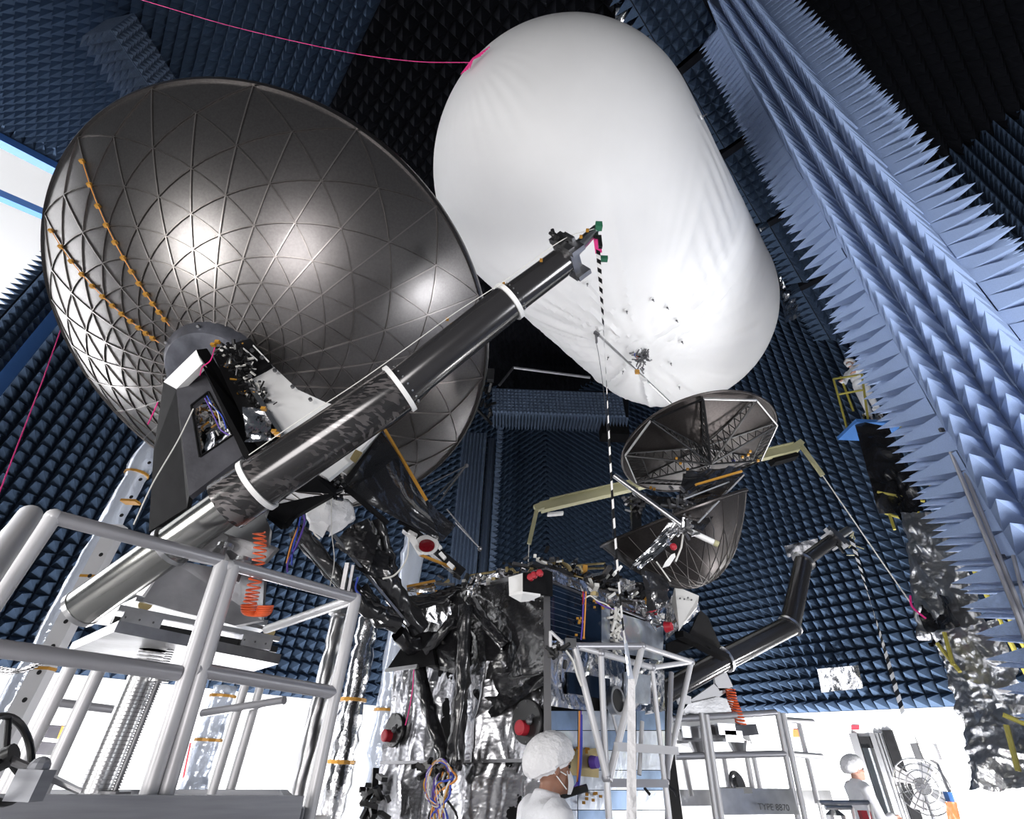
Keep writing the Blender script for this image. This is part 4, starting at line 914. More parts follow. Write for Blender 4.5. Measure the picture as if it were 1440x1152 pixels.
# ------------------------------------------------------------------ the two small reflectors
def small_dish(A_, n_, R_, h_, nm, label, cat, m, K=24, rings=10, r_in=.0):
    n_ = unit(n_); x_ = unit(np.cross(UP if abs(n_[2]) < .9 else V3(1, 0, 0), n_)); y_ = np.cross(n_, x_)
    t = thing(nm, A_, label, cat)
    S_ = lambda r, an, o=0.: A_ + n_ * (h_ * (r / R_) ** 2 - o) + (math.cos(an) * x_ + math.sin(an) * y_) * r
    mb = MB(); N_ = 72; rs = np.linspace(.02, R_, 16); vs = [S_(r, 2 * math.pi * k / N_) for r in rs for k in range(N_)] + [S_(r, 2 * math.pi * k / N_, -.015) for r in rs for k in range(N_)]
    m0 = len(rs); fs = []
    for i in range(m0 - 1):
        for k in range(N_):
            l = (k + 1) % N_; fs.append((i * N_ + k, i * N_ + l, (i + 1) * N_ + l, (i + 1) * N_ + k)); o_ = m0 * N_; fs.append((o_ + i * N_ + k, o_ + (i + 1) * N_ + k, o_ + (i + 1) * N_ + l, o_ + i * N_ + l))
    mb.add(vs, fs); mb.build('shell', m, t, smooth=True)
    mb = MB(); mb.tube([S_(R_, 2 * math.pi * k / 72) for k in range(72)], .014, 6, closed=True); mb.build('rim', m, t, smooth=True)
    return t, S_
DA, DN = V3(2.2075, 4.9325, 4.5893), V3(-.1408, .1466, .9791)
t, S1 = small_dish(DA, DN, .8978, .0898, 'small_dish_reflector', 'small black dish with pale octagonal edge and truss ribs underneath', 'dish', 'carbon_dark' if 'carbon_dark' in MT else 'tube')
# octagonal truss beneath
oc = [(989, 561), (1064, 563), (1093, 598), (1070, 648), (985, 683), (895, 679), (879, 641), (915, 592)]
dn_ = -unit(DN)
OC = [PP(x, y, DA + dn_ * -.03, DN) for x, y in oc]
MT['edge'] = mat('pale_edge', (.55, .55, .55), .35, .5)
for k in range(8):
    q = MB(); q.bar(OC[k], OC[(k + 1) % 8], .013, .02, DN); q.build('edge_bar', 'edge' if k in (0, 1, 2, 5, 6) else 'blackpaint', t)
ctr = np.mean(OC, 0) + dn_ * .30
for k in range(8):
    a, b = OC[k] , ctr; q = MB(); q.tube([a, b], .012, 6); a2 = OC[k] + unit(DN) * .03 ; b2 = ctr + unit(DN) * .24; q.tube([a2, b2], .010, 6)
    for i in range(9):
        f, g_ = i / 9, (i + 1) / 9; q.tube([a + (b - a) * f, a2 + (b2 - a2) * (f + g_) / 2], .005, 5); q.tube([a2 + (b2 - a2) * (f + g_) / 2, a + (b - a) * g_], .005, 5)
    q.build('truss_rib', 'blackplastic', t)
for k in (2, 3, 4, 5):
    q = MB(); a, b = OC[k], OC[(k + 1) % 8]; a2, b2 = a + (ctr - a) * .2, b + (ctr - b) * .2; q.tube([a2, b2], .007, 5)
    for i in range(9): q.tube([a + (b - a) * i / 9, a2 + (b2 - a2) * (i + .5) / 9], .004, 4); q.tube([a2 + (b2 - a2) * (i + .5) / 9, a + (b - a) * (i + 1) / 9], .004, 4)
    q.build('truss_chord', 'blackplastic', t)
MB().tube([P(1002, 592, 5.2), P(1015, 612, 5.2), P(1032, 650, 5.2)], .02, 8).build('blue_cable', 'bluewire', t)
MB().tube([P(984, 595, 5.1), P(1003, 592, 5.1)], .014, 8).build('cross_link', 'alu', t)
for x, y in ((951, 645), (957, 652), (967, 660), (967, 667), (915, 686), (920, 688), (1044, 643), (1052, 640), (1055, 635), (1066, 648)): MB().box(P(x, y, 4.85), .012, .012, .012).build('tape', 'gold', t)
t_d = t
# foil pedestal below the small dish
t = thing('foil_pedestal', P(990, 730, 5.0), 'black foil draped pedestal under the small octagonal dish', 'pedestal')
crumple(MB(), P(950, 735, 4.0), P(990, 742, 4.0), P(1047, 658, 4.65), P(960, 668, 4.55), 34, 34, .035, 80, 1.6).build('drape', 'bfoil', t)
crumple(MB(), P(958, 702, 4.3), P(1030, 672, 4.5), P(1045, 656, 4.6), P(964, 666, 4.5), 20, 12, .03, 81, 1.6).build('drape', 'bfoil', t)
MB().bar(P(978, 682, 4.3), P(1043, 663, 4.4), .02, .02).build('gold_edge', 'gold', t)
for a, b in (((982, 735), (1046, 668)), ((994, 722), (1022, 690)), ((962, 702), (1025, 678))): MB().bar(P(*a, 3.95), P(*b, 4.35), .014, .012).build('pale_edge', 'edge', t)
q = MB(); q.bar(P(893, 695, 5.1), P(895, 765, 5.1), .10, .10); q.build('black_post', 'bfoil', t); q = MB()
for k in range(60): p = P(960 + rr_.normal() * 9, 712 + rr_.normal() * 10, 4.2); q.bar(p, p + rr_.normal(size=3) * .05, .02, .02)
for k in range(30): p = P(893 + rr_.normal() * 5, 705 + rr_.normal() * 8, 5.0); q.bar(p, p + rr_.normal(size=3) * .04, .03, .02)
q.build('joint_fittings', 'steel', t, kind='stuff')
crumple(MB(), P(885, 800, 4.02), P(905, 795, 4.02), P(965, 740, 4.05), P(940, 735, 4.05), 26, 10, .04, 82, 2.).build('silver_drape', 'silver', t)
crumple(MB(), P(890, 790, 4.0), P(900, 800, 4.0), P(945, 765, 4.02), P(935, 752, 4.02), 20, 8, .03, 83, 2.).build('silver_drape', 'silver', t)
crumple(MB(), P(900, 705, 5.0), P(955, 718, 5.0), P(955, 700, 5.0), P(905, 692, 5.0), 16, 8, .03, 84, 2.).build('drape', 'bfoil', t)
crumple(MB(), P(912, 862, 4.6), P(942, 850, 4.6), P(940, 815, 4.3), P(900, 800, 4.3), 16, 14, .04, 85, 1.6).build('drape', 'bfoil', t)
q = MB(); q.tube([P(963, 735, 4.0), P(958, 770, 4.0), P(950, 790, 4.0)], .008, 6); q.tube([P(923, 790, 4.02), P(943, 818, 4.02)], .006, 6); q.build('white_cable', 'wirewhite', t)
plate(MB(), ((936, 790), (944, 780), (949, 778), (950, 783), (942, 795), (932, 798)), 3.98, .02).build('white_bracket', 'white', t)
MB().ball(P(947, 769, 4.0), .03, 8, 6).build('red_cap', 'red', t)
MB().bar(P(863, 808, 4.0), P(873, 798, 4.0), .08, .02).build('white_tag', 'white', t)

BA, BN = V3(1.9771, 5.0105, 3.0816), unit(V3(-.3722, -.2268, .9))
t, S2 = small_dish(BA, BN, .7946, .6928, 'bowl_reflector', 'deep dark carbon bowl reflector with fine rib grid beside satellite top', 'dish', 'carbon_dark')
def rib2(S_, seq):
    q = MB(); pts = []
    for (ra_, aa_), (rb2, ab_) in zip(seq[:-1], seq[1:]):
        for f in (0, .34, .67): pts.append(S_(ra_ + (rb2 - ra_) * f, aa_ + (ab_ - aa_) * f, .003))
    pts.append(S_(*seq[-1], .003)); q.tube(pts, .003, 4); q.build('rib', 'bowl_rib', t)
for j in range(20):
    a_ = 2 * math.pi * j / 20
    rib2(S2, [(.08, a_), (.3, a_), (.55, a_), (.78, a_)])
    for sg in (1, -1): rib2(S2, [(.10 * 1.36 ** k, a_ + sg * math.pi / 20 * k) for k in range(8) if .10 * 1.36 ** k < .79])
# rods of pale tube
t = thing('balloon_rod', P(890, 520, 6.2), 'thin grey rod slung under the white balloon from its fitting', 'rod')
MB().tube([P(841, 470, 5.4), P(948, 572, 5.6)], .02, 10).build('rod', 'alu', t); q = MB(); q.bar(P(836, 467, 5.38), P(842, 472, 5.38), .05, .04); q.bar(P(838, 470, 5.38), P(839, 482, 5.38), .03, .03); q.build('pulley_block', 'steel', t)
MB().box(P(896, 523, 5.45), .03, .02, .03).build('tape', 'gold', t); MB().box(P(906, 535, 5.45), .035, .02, .03).build('rod_label', 'white', t)
wire(MB(), ((838, 480), (842, 500), (850, 560), (858, 660), (862, 760), (868, 830)), 5.2, .004).build('hanging_line', 'steel', t)
t = thing('offload_rod', P(940, 720, 3.95), 'silver tube with white end slanting before the bowl reflector', 'rod')
MB().tube([P(864, 669, 4.0), P(972, 748, 3.92)], .024, 12).build('tube', 'alu', t, smooth=True); MB().tube([P(972, 748, 3.92), P(1004, 763, 3.9)], .024, 12).build('end_tube', 'white', t, smooth=True)
MB().tube([P(1004, 763, 3.9), P(1010, 766, 3.9)], .026, 12).build('end_cap', 'khaki', t); q = MB()
for k in range(30): p = P(966 + rr_.normal() * 5, 745 + rr_.normal() * 4, 3.9); q.bar(p, p + rr_.normal(size=3) * .04, .018, .018)
q.build('clamp', 'alu_plate', t, kind='stuff')
MB().tube([P(997, 725, 3.95), P(1004, 745, 3.93), P(1004, 762, 3.92)], .004, 5).build('cord', 'steel', t)

# khaki lifting beam
t = thing('lifting_beam', P(940, 672, 7), 'long khaki lifting beam with bent ends hanging behind the small dish', 'beam')
a, b = P(760, 714, 7.2), P(1120, 630, 7.4)
MB().bar(a, b, .14, .14).build('beam', 'khaki', t); MB().bar(a + UP * .075 + (b - a) * .03, b + UP * .075 - (b - a) * .02, .22, .015).build('beam_flange', 'khaki', t)
MB().bar(P(770, 724, 7.15), P(792, 722, 7.15), .1, .03).build('white_label', 'white', t); MB().bar(P(1085, 650, 7.5), P(1118, 641, 7.5), .18, .1).build('beam_box', 'blackpaint', t)
q = MB(); q.bar(P(752, 716, 7.1), P(764, 711, 7.1), .1, .1); q.bar(P(755, 716, 7.1), P(744, 765, 7.1), .06, .06); q.build('bent_end', 'khaki', t)
q = MB(); q.bar(P(1112, 632, 7.5), P(1127, 622, 7.5), .1, .1); q.bar(P(1123, 622, 7.5), P(1157, 669, 7.5), .07, .05); q.build('bent_end', 'khaki', t)
for px in (((1157, 669), (1240, 790), (1282, 850)),): MB().tube([P(*q_, 7.5) for q_ in px], .010, 5).build('tag_line', 'wirewhite', t)
for px in (((744, 765), (743, 790)),): MB().tube([P(*q_, 7.1) for q_ in px], .006, 5).build('tag_line', 'wirewhite', t)
wire(MB(), ((1280, 838), (1282, 852), (1292, 862), (1302, 870)), 7.4, .014).build('tag_rope', 'pink', t)

# pale pipe and fittings above the absorber beam
t = thing('pipe_gantry', P(720, 525, 14), 'pale pipe gantry above the foam beam between dish and balloon', 'pipe')
MB().tube([P(722, 517, 14), P(830, 531, 14)], .05, 8).build('pipe', 'rail', t); MB().tube([P(722, 517, 14), P(702, 542, 14)], .05, 8).build('pipe_arm', 'steel', t)
MB().box(P(690, 528, 14), .12, .1, .25).build('bracket', 'steel', t); q = MB()
for k in range(14): p = P(684 + 4 * rr_.normal(), 560 + 14 * rr_.normal(), 14); q.bar(p, p + rr_.normal(size=3) * .2, .08, .08)
q.build('fittings', 'blackplastic', t, kind='stuff')
tag(MB().box(P(863, 605, 15.5), .5, .3, .35).build('wall_box', 'blackpaint'), 'dark box on the foam wall behind the small octagonal dish', 'box', kind='thing')

# ------------------------------------------------------------------ tapes and ropes
def striped(px, Y, w0_, nm, label, nseg, frac=.5, tw=1.5, taper=1.):
    c = curve_pts(pts3(px, Y), 12); c = np.array(c); L_ = np.r_[0, np.cumsum(np.linalg.norm(np.diff(c, axis=0), axis=1))]
    t = thing(nm, c[-1], label, 'tape'); n_ = nseg * 2
    at = lambda s: np.array([np.interp(s * L_[-1], L_, c[:, i]) for i in range(3)])
    for k in range(n_):
        w_ = w0_ * (1 if k / n_ < .28 else taper); q = MB(); a, b = at(k / n_), at((k + 1) / n_); s1, s2 = tw * k / n_ * 3, tw * (k + 1) / n_ * 3
        x1, x2 = V3(math.cos(s1), .5 * math.sin(s1), 0) * w_ / 2, V3(math.cos(s2), .5 * math.sin(s2), 0) * w_ / 2; sl = UP * w_ * .35
        q.prism([a - x1 + sl, a + x1 - sl, b + x2 - sl, b - x2 + sl], V3(0, .002, 0)); q.build('stripe', 'blackplastic' if k % 2 == 0 else 'white', t)
    return t
tp = striped(((841, 352), (846, 420), (849, 470), (853, 540), (859, 660), (867, 780), (876, 880), (880, 905)), 2.06, .027, 'striped_tape', 'black and white striped tape hanging from the near boom tip', 26, tw=1.3, taper=.35)
q = crumple(MB(), P(884, 960, 2.06), P(892, 960, 2.06), P(882, 900, 2.06), P(877, 900, 2.06), 4, 18, .006, 90, 1.5).build('white_sleeve', 'plastic', tp)
crumple(MB(), P(881, 1170, 2.06), P(896, 1170, 2.06), P(893, 955, 2.06), P(883, 955, 2.06), 6, 30, .006, 91, 1.5).build('white_sleeve', 'cap', tp)
striped(((1197, 757), (1207, 790), (1222, 840), (1240, 900), (1256, 955), (1270, 1003)), 6.1, .055, 'striped_tape', 'black and white striped tape hanging from the far elbow boom', 18, tw=1.0)
tag(MB().tube(curve_pts([P(x, y, Y) for x, y, Y in ((150, -15, 3.4), (210, 3, 3.45), (330, 38, 3.5), (480, 72, 3.45), (580, 86, 3.3), (664, 88, 3.0))], 8), .006, 6).build('tag_rope', 'pink', smooth=True), 'pink tag line running across to the white balloon top', 'rope')
tag(MB().tube([P(86, 462, 6.), P(60, 535, 6), (P(0, 690, 6)), P(-10, 720, 6)], .008, 6).build('tag_rope', 'pink', smooth=True), 'pink tag line hanging down beside the tall open door', 'rope')
on1, N_ = on_balloon(668, 92, .02)
q = MB()
for k in range(5): a, _n = on_balloon(650 + 3 * k, 106 - 2 * k, .02); b, _n2 = on_balloon(690 - 3 * k, 68 + 3 * k, .02); q.tube([a, (a + b) / 2 + N_ * .04, b], .006, 5)
tag(q.build('tether_loop', 'pink'), 'pink tether loops knotted on the balloon end above the large dish', 'rope')
for (x0, y0, x1, y1, Y) in ((846, 470, 862, 790, 5.3),): pass

# ------------------------------------------------------------------ the far lift with the elbow boom
t = thing('elbow_boom', P(1030, 925, 6.2), 'dark carbon boom with two elbows on the far lift', 'boom')
k0, k1, k2, k3 = P(930, 976, 5.9), P(1111, 880, 6.2), P(1130, 789, 6.2), P(1172, 759, 6.2)
MB().tube([k0, P(1019, 927, 6.05)], [.11, .11], 32).build('lower_tube', 'tube', t, smooth=True); MB().tube([P(1015, 929, 6.05), k1], [.115, .112], 32).build('lower_tube', 'tube', t, smooth=True)
MB().tube([k1, k2], [.112, .105], 32).build('riser_tube', 'tube', t, smooth=True); MB().tube([k2, k3], .082, 32).build('upper_tube', 'tube', t, smooth=True)
for p, d in ((P(1019, 927, 6.05), k1 - k0), (k1, unit(k1 - k0) + unit(k2 - k1)), (k2, unit(k2 - k1) + unit(k3 - k2))):
    q = MB(); flange(q, p, unit(d), .118, .03, .02); q.build('flange', 'alu', t, smooth=True)
MB().ball(k1, .113, 20, 14).build('elbow', 'tube', t, smooth=True); MB().ball(k2, .105, 20, 14).build('elbow', 'tube', t, smooth=True)
d = unit(k3 - k2); x_ = unit(np.cross(d, UP)); y_ = np.cross(x_, d)
q = MB(); q.box(k3, d * .03, x_ * .13, y_ * .11); q.box(k3 + d * .06 - y_ * .06, d * .02, x_ * .09, y_ * .10); q.box(k3 + d * .05 + y_ * .1, d * .03, x_ * .04, y_ * .06); q.build('end_block', 'alu_plate', t)
MB().tube([k3, P(1194, 745, 6.2)], .05, 16).build('tip_tube', 'alu', t, smooth=True); MB().bar(P(1177, 764, 6.15), P(1187, 778, 6.15), .03, .03).build('tip_clamp', 'blackplastic', t)
q = MB()
for k in range(14): p = P(1200 + 3 * rr_.normal(), 762 + 8 * rr_.normal(), 6.15); q.bar(p, p + rr_.normal(size=3) * .04, .01, .01)
q.build('tip_wires', 'khaki', t, kind='stuff')
tag(crumple(MB(), *[PP(x, y, Wp(13.75, 0, 0), -dL) for x, y in ((1108, 784), (1150, 775), (1150, 757), (1102, 768))], 14, 8, .015, 92, 1.0).build('foil_sheet', 'gfoil'), 'small foil sheet taped to the wall behind the elbow boom', 'foil', kind='thing')
tag(crumple(MB(), *[PP(x, y, Wp(13.75, 0, 0), -dL) for x, y in ((1155, 974), (1214, 968), (1207, 936), (1149, 941))], 20, 12, .012, 93, .9).build('foil_sheet', 'silver'), 'rectangular foil sheet taped low on the blue foam wall', 'foil', kind='thing')

t = thing('far_lift', V3(1.9, 6.2, 0), 'white railed lift carrying the carbon boom with two elbows', 'lift')
YL = 6.6
def r2_(a, b, r=.03, m='rail', nm='rail_tube'): return MB().tube([P(*a), P(*b)], r, 12).build(nm, m, t, smooth=True)
r2_((945, 1012, 5.9), (1091, 1002, 6.2)); r2_((1096, 1012, 6.6), (1143, 1015, 7.2)); r2_((950, 1064, 5.9), (1104, 1060, 6.2)); r2_((1104, 1060, 6.2), (1156, 1064, 7.2))
for a, b in (((986, 1003, 5.95), (1008, 1160, 5.95)), ((993, 1005, 5.95), (1016, 1160, 5.95)), ((1093, 1001, 6.2), (1124, 1160, 6.2)), ((1101, 1003, 6.2), (1134, 1160, 6.2)), ((1122, 1012, 7.0), (1150, 1130, 7.0)), ((962, 1066, 6.8), (972, 1120, 6.8)), ((1060, 1066, 7), (1072, 1125, 7)), ((1018, 1066, 7.2), (1026, 1115, 7.2)), ((1050, 1062, 6.6), (1060, 1120, 6.6))): r2_(a, b, .028, 'rail_white', 'post')
q = MB(); a, b = P(1008, 1127, 6.0), P(1116, 1127, 6.2); q.bar(a, b, .06, .2); q.build('base_beam', 'alu', t)
q = MB(); a, b = P(955, 1122, 6.9), P(1168, 1122, 7.4); q.bar(a, b, .06, .14); q.build('base_beam', 'alu', t)
q = MB()
for x, Y in ((975, 6.0), (1020, 6.1), (1098, 6.2), (1150, 7.2)): p = P(x, 1130, Y); q.box(V3(p[0], p[1], .45), .05, .05, .45)
q.build('leg_frame', 'alu', t)
MB().prism([PZ(x, y, 2.15) for x, y in ((952, 1046), (1042, 1042), (1060, 1052), (985, 1056))], UP * .07).build('platform', 'alu_plate', t)
MB().bar(P(955, 1034, 6.2), P(1062, 1026, 6.4), .08, .1).build('slide_rail', 'steel', t); MB().bar(P(955, 1026, 6.2), P(1040, 1020, 6.4), .05, .04).build('slide_rail', 'alu', t)
for x, y in ((970, 1030), (1020, 1026), (1030, 1036)): MB().box(P(x, y, 6.15), .09, .05, .05).build('slide_block', 'alu', t)
plate(MB(), ((962, 998), (968, 990), (1010, 980), (1032, 986), (1028, 1002), (965, 1008)), 6.1, .2).build('carriage', 'alu_plate', t)
plate(MB(), ((972, 984), (1004, 962), (1010, 968), (1030, 968), (1012, 980), (974, 990)), 6.15, .1).build('cradle_beam', 'rail_white', t)
plate(MB(), ((1003, 938), (1010, 944), (1020, 942), (1031, 966), (1012, 972), (1006, 960)), 6.15, .06).build('cradle_plate', 'rail_white', t); plate(MB(), ((950, 966), (957, 975), (972, 980), (972, 990), (955, 990)), 6.05, .06).build('cradle_plate', 'rail_white', t)
coil([P(x, y, 6.1) for x, y in ((1027, 970), (1030, 985), (1036, 1000), (1042, 1018))], .05, 12, tr=.008).build('coiled_hose', 'orange', t, smooth=True)
MB().bar(P(1013, 1112, 6.1), P(1054, 1111, 6.1), .12, .05).build('desk', 'blackplastic', t)
handwheel(P(1037, 1102, 6.1), V3(.5, -.8, .2), .09, .018, 'steel', 'handwheel')
for x, y in ((985, 1052), (1040, 1050)): MB().lathe(P(x, y, 6.4), V3(0, 0, -1), [(-.05, .12), (.1, .06)], 16).build('column_head', 'alu', t)
def text(s, loc, xdir, nrm, size, m, nm, par):
    cu = bpy.data.curves.new(nm, 'FONT'); cu.body = s; cu.size = size; cu.align_x = 'CENTER'; cu.align_y = 'CENTER'; cu.extrude = .001; tmp = bpy.data.objects.new(nm, cu); C.objects.link(tmp)
    bpy.context.view_layer.update(); me = bpy.data.meshes.new_from_object(tmp.evaluated_get(bpy.context.evaluated_depsgraph_get())); bpy.data.objects.remove(tmp)
    x_ = unit(xdir); z_ = unit(nrm); y_ = np.cross(z_, x_); M = Matrix([[x_[i], y_[i], z_[i], loc[i]] for i in range(3)] + [[0, 0, 0, 1]]); me.transform(M)
    me.materials.clear(); me.materials.append(MT[m]); b = MB(); b.v = [tuple(v.co) for v in me.vertices]; b.f = [tuple(p.vertices) for p in me.polygons]; return b.build(nm, m, par)
text('TYPE 8870', P(1083, 1135, 6.1) - V3(0, .08, 0), V3(1, .1, 0), V3(0, -1, 0), .07, 'blackplastic', 'lettering', t)

# ------------------------------------------------------------------ wrapped posts
def plastic_post(pt, yb, Y, r, nm, label, m='plastic', bands=(), seed=1):
    p = P(*pt, Y); g_ = np.random.default_rng(seed); t = thing(nm, V3(p[0], p[1], 0), label, 'post'); n_ = 30; zz = np.linspace(0, p[2], n_)
    b = MB(); b.tube([V3(p[0], p[1], z) for z in zz], [r * (1 + .08 * g_.normal()) for _ in zz], 14); b.sm = True; v = np.array(b.v); v += g_.normal(size=v.shape) * r * .06; b.v = v.tolist(); b.build('wrap', m, t)
    for z in bands: MB().disc(V3(p[0], p[1], z), UP, r * 1.15, .04, 14).build('tape_band', 'gold', t)
    return t, p
t, p = plastic_post((166, 740), 0, 7.2, .02, 'perforated_post', 'white perforated post in clear wrap behind the near guard rail')
MB().box(V3(p[0], p[1], p[2] / 2), .11, .07, p[2] / 2).build('post', 'rail_white', t)
for k in range(26): MB().disc(V3(p[0] + .03, p[1] - .072, .5 + k * .3), V3(0, -1, 0), .028, .006, 10).build('hole', 'blackplastic', t)
for k in range(6): MB().box(V3(p[0], p[1], 1.2 + k * 1.15), .115, .075, .018).build('tape_band', 'gold', t)
plastic_post((228, 600), 0, 8.2, .17, 'wrapped_post', 'clear plastic wrapped post rising behind the black bracket leg', bands=(5.6, 6.6), seed=2)
plastic_post((585, 745), 0, 9.5, .2, 'wrapped_post', 'clear plastic wrapped post behind the black wrapped satellite arm', bands=(3.6, 2.2), seed=3)
plastic_post((520, 862), 0, 8.0, .16, 'wrapped_post', 'silvery crinkled post beside the satellite body', m='silver', bands=(2.2, 1.5), seed=4)
plastic_post((318, 965), 0, 9.5, .18, 'wrapped_post', 'low clear wrapped post behind the near lift columns', bands=(2.3, 1.7), seed=5)
t, p = plastic_post((478, 862), 0, 7.0, .10, 'ribbed_column', 'ribbed metal column standing behind the near guard rail end', m='alu', seed=6)
MB().lathe(p, UP, [(-.03, .14), (.06, .14), (.1, .08)], 20).build('column_cap', 'alu', t)

# ------------------------------------------------------------------ foil-covered scaffold behind the spiked column
t = thing('foil_scaffold', P(1300, 1000, 6.5) * V3(1, 1, 0), 'yellow scaffold tower hung with crumpled silver foil beside the column', 'scaffold')
def fs_(pxs, Ys, nu, nv, amp, seed, m, nm='foil_sheet', fold=1.1): return crumple(MB(), *[P(x, y, Y) for (x, y), Y in zip(pxs, Ys)], nu, nv, amp, seed, fold).build(nm, m, t)
fs_(((1235, 720), (1300, 720), (1250, 600), (1200, 590)), (9, 8.5, 9, 9.6), 16, 20, .05, 101, 'bfoil')
fs_(((1290, 900), (1390, 890), (1330, 720), (1265, 720)), (8, 7, 7.5, 8.4), 40, 44, .035, 102, 'silver_soft', fold=2.4)
fs_(((1345, 1010), (1450, 1010), (1400, 870), (1310, 890)), (7.5, 6.4, 6.6, 7.6), 44, 40, .035, 103, 'silver_soft', fold=2.4)
fs_(((1360, 1110), (1470, 1110), (1450, 990), (1350, 1000)), (7, 6, 6.2, 7.2), 40, 36, .03, 104, 'silver_soft', fold=2.4)
fs_(((1245, 700), (1285, 760), (1290, 660), (1235, 660)), (8.8, 8.2, 8.4, 9), 12, 14, .1, 105, 'bfoil')
fs_(((1300, 905), (1350, 905), (1335, 840), (1295, 840)), (7.8, 7.2, 7.4, 8), 14, 12, .1, 106, 'bfoil')
fs_(((1213, 600), (1255, 605), (1245, 575), (1210, 580)), (10, 9.5, 9.6, 10), 12, 8, .06, 107, 'silver')
for a, b in (((1172, 533, 9.9), (1212, 527, 9.6)), ((1172, 533, 9.9), (1192, 605, 9.9)), ((1182, 530, 9.9), (1200, 578, 9.9)), ((1178, 555, 9.9), (1216, 548, 9.6)), ((1212, 527, 9.6), (1222, 600, 9.6)), ((1234, 692, 9), (1300, 705, 8.5)), ((1243, 700, 9), (1258, 745, 8.9)), ((1262, 698, 8.8), (1280, 745, 8.7)), ((1245, 722, 9), (1290, 735, 8.6)), ((1318, 905, 7.4), (1350, 945, 7.2)), ((1328, 890, 7.3), (1340, 935, 7.2)), ((1410, 1005, 6.3), (1445, 1020, 6.2)), ((1415, 1020, 6.3), (1432, 1085, 6.3))):
    MB().tube([P(*a), P(*b)], .026, 8).build('scaffold_pipe', 'yellow', t)
pl = P(1200, 600, 9.8); MB().box(V3(pl[0] + .35, pl[1], pl[2] - .1), .55, .4, .04).build('deck', 'blue', t)
q = MB()
for dx, dy in ((.9, -.3), (1.5, -.5), (.95, .4), (1.6, .2)): q.tube([V3(pl[0] + dx, pl[1] + dy, 0), V3(pl[0] + dx, pl[1] + dy, pl[2] - .1)], .04, 8)
q.build('scaffold_leg', 'yellow', t)
tag(crumple(MB(), P(1108, 452, 9.6), P(1128, 440, 9.6), P(1112, 405, 9.6), P(1094, 392, 9.6), 10, 16, .1, 110, 2.).build('foil_bundle', 'silver'), 'crumpled foil bundle hanging between the balloon and the spiked column', 'foil', kind='thing')
tag(crumple(MB(), P(880, 38, 4.0), P(905, 30, 4.0), P(892, -8, 3.6), P(862, -8, 3.6), 10, 16, .1, 111, 2.).build('foil_bundle', 'silver'), 'crumpled foil bundle above the far end of the balloon', 'foil', kind='thing')
# conduits running up the near column
t = thing('conduit_pair', cc + le * .5 + UP * .1, 'pair of grey conduits climbing the left crease of the spiked column', 'conduit')
cp = cc + le * .42 + fr * .06
for k in range(2):
    pts = [P(x + 7 * k, y - 3 * k, Y) for x, y, Y in ((1295, 540, 3.95), (1322, 600, 3.85), (1355, 680, 3.8), (1400, 790, 3.75), (1432, 870, 3.7), (1452, 930, 3.68))]
    MB().tube(curve_pts(pts, 5), .016, 8).build('conduit', 'rail', t, smooth=True)
for x, y in ((1325, 607), (1400, 785)): MB().box(P(x + 4, y - 2, 3.78), .05, .012, .018).build('clip', 'steel', t)
MB().tube([P(1425, 782, 3.7), P(1445, 860, 3.6)], .014, 8).build('conduit', 'rail', t, smooth=True)

# ------------------------------------------------------------------ things low on the walls and about the floor
dr2 = struct('door_2', Wp(UB - .1, 5.1, 0))
def WB(px, py, off=0.): return PP(px, py, Wp(UB, 0, 0), -dL, off)
def WLp(px, py, off=0.): return PP(px, py, Wp(0, VL, 0), -nW, off)
def bslab(x0, x1, y, m, nm, off=.06, z0=0., th=.08):
    a, b = WB(x0, y, off), WB(x1, y, off); z1 = a[2]; a = V3(a[0], a[1], z0); b = V3(b[0], b[1], z0)
    return MB().prism([a, b, V3(b[0], b[1], z1), V3(a[0], a[1], z1)], dL * th).build(nm, m, dr2)
bslab(1193, 1204, 1031, 'steel', 'door_jamb', .12); bslab(1204, 1222, 1036, 'blackpaint', 'door_head', .1, 2.15); bslab(1204, 1222, 1046, 'glass', 'door_pane', .10, 0., .012)
bslab(1222, 1229, 1031, 'steel', 'door_post', .14); bslab(1229, 1240, 1031, 'alu', 'door_track', .1); bslab(1240, 1253, 1027, 'blackpaint', 'door_leaf', .12); bslab(1232, 1234, 1031, 'steel', 'door_post', .16); bslab(1236, 1238, 1031, 'steel', 'door_post', .16)
def wallflat(fn, x0, y0, x1, y1, m, nm, label, cat, th=.02, nrm=None):
    q = [fn(x0, y1, .03), fn(x1, y1, .03), fn(x1, y0, .03), fn(x0, y0, .03)]
    return tag(MB().prism(q, (nrm if nrm is not None else dL) * th).build(nm, m), label, cat, kind='thing')
wallflat(WB, 1115, 1026, 1124, 1037, 'orange', 'wall_sign', 'small red sign on the white wall behind the far lift', 'sign')
wallflat(WB, 1197, 1020, 1208, 1026, 'red', 'exit_light', 'small red light box above the dark door', 'sign')
MT['poster'] = mat('dark_poster', (.03, .025, .04), .4, noise=.8, nscale=2.5)
for k, (pts, lb) in enumerate(((((66, 1020), (92, 1022), (86, 1040), (60, 1037)), 'dark poster with amber edge on the white wall, upper of two'), (((53, 1043), (83, 1046), (77, 1063), (47, 1061)), 'dark picture poster on the white wall, lower of two'))):
    q = [WLp(x, y, .04) for x, y in pts[::-1]]; o = MB().prism(q, nW * .02).build('wall_poster', 'poster'); tag(o, lb, 'poster', kind='thing')
    if k == 0: MB().prism([WLp(x, y, .05) for x, y in ((80, 1039), (86, 1040), (92, 1022), (87, 1021))], nW * .01).build('amber_edge', 'gold', o)
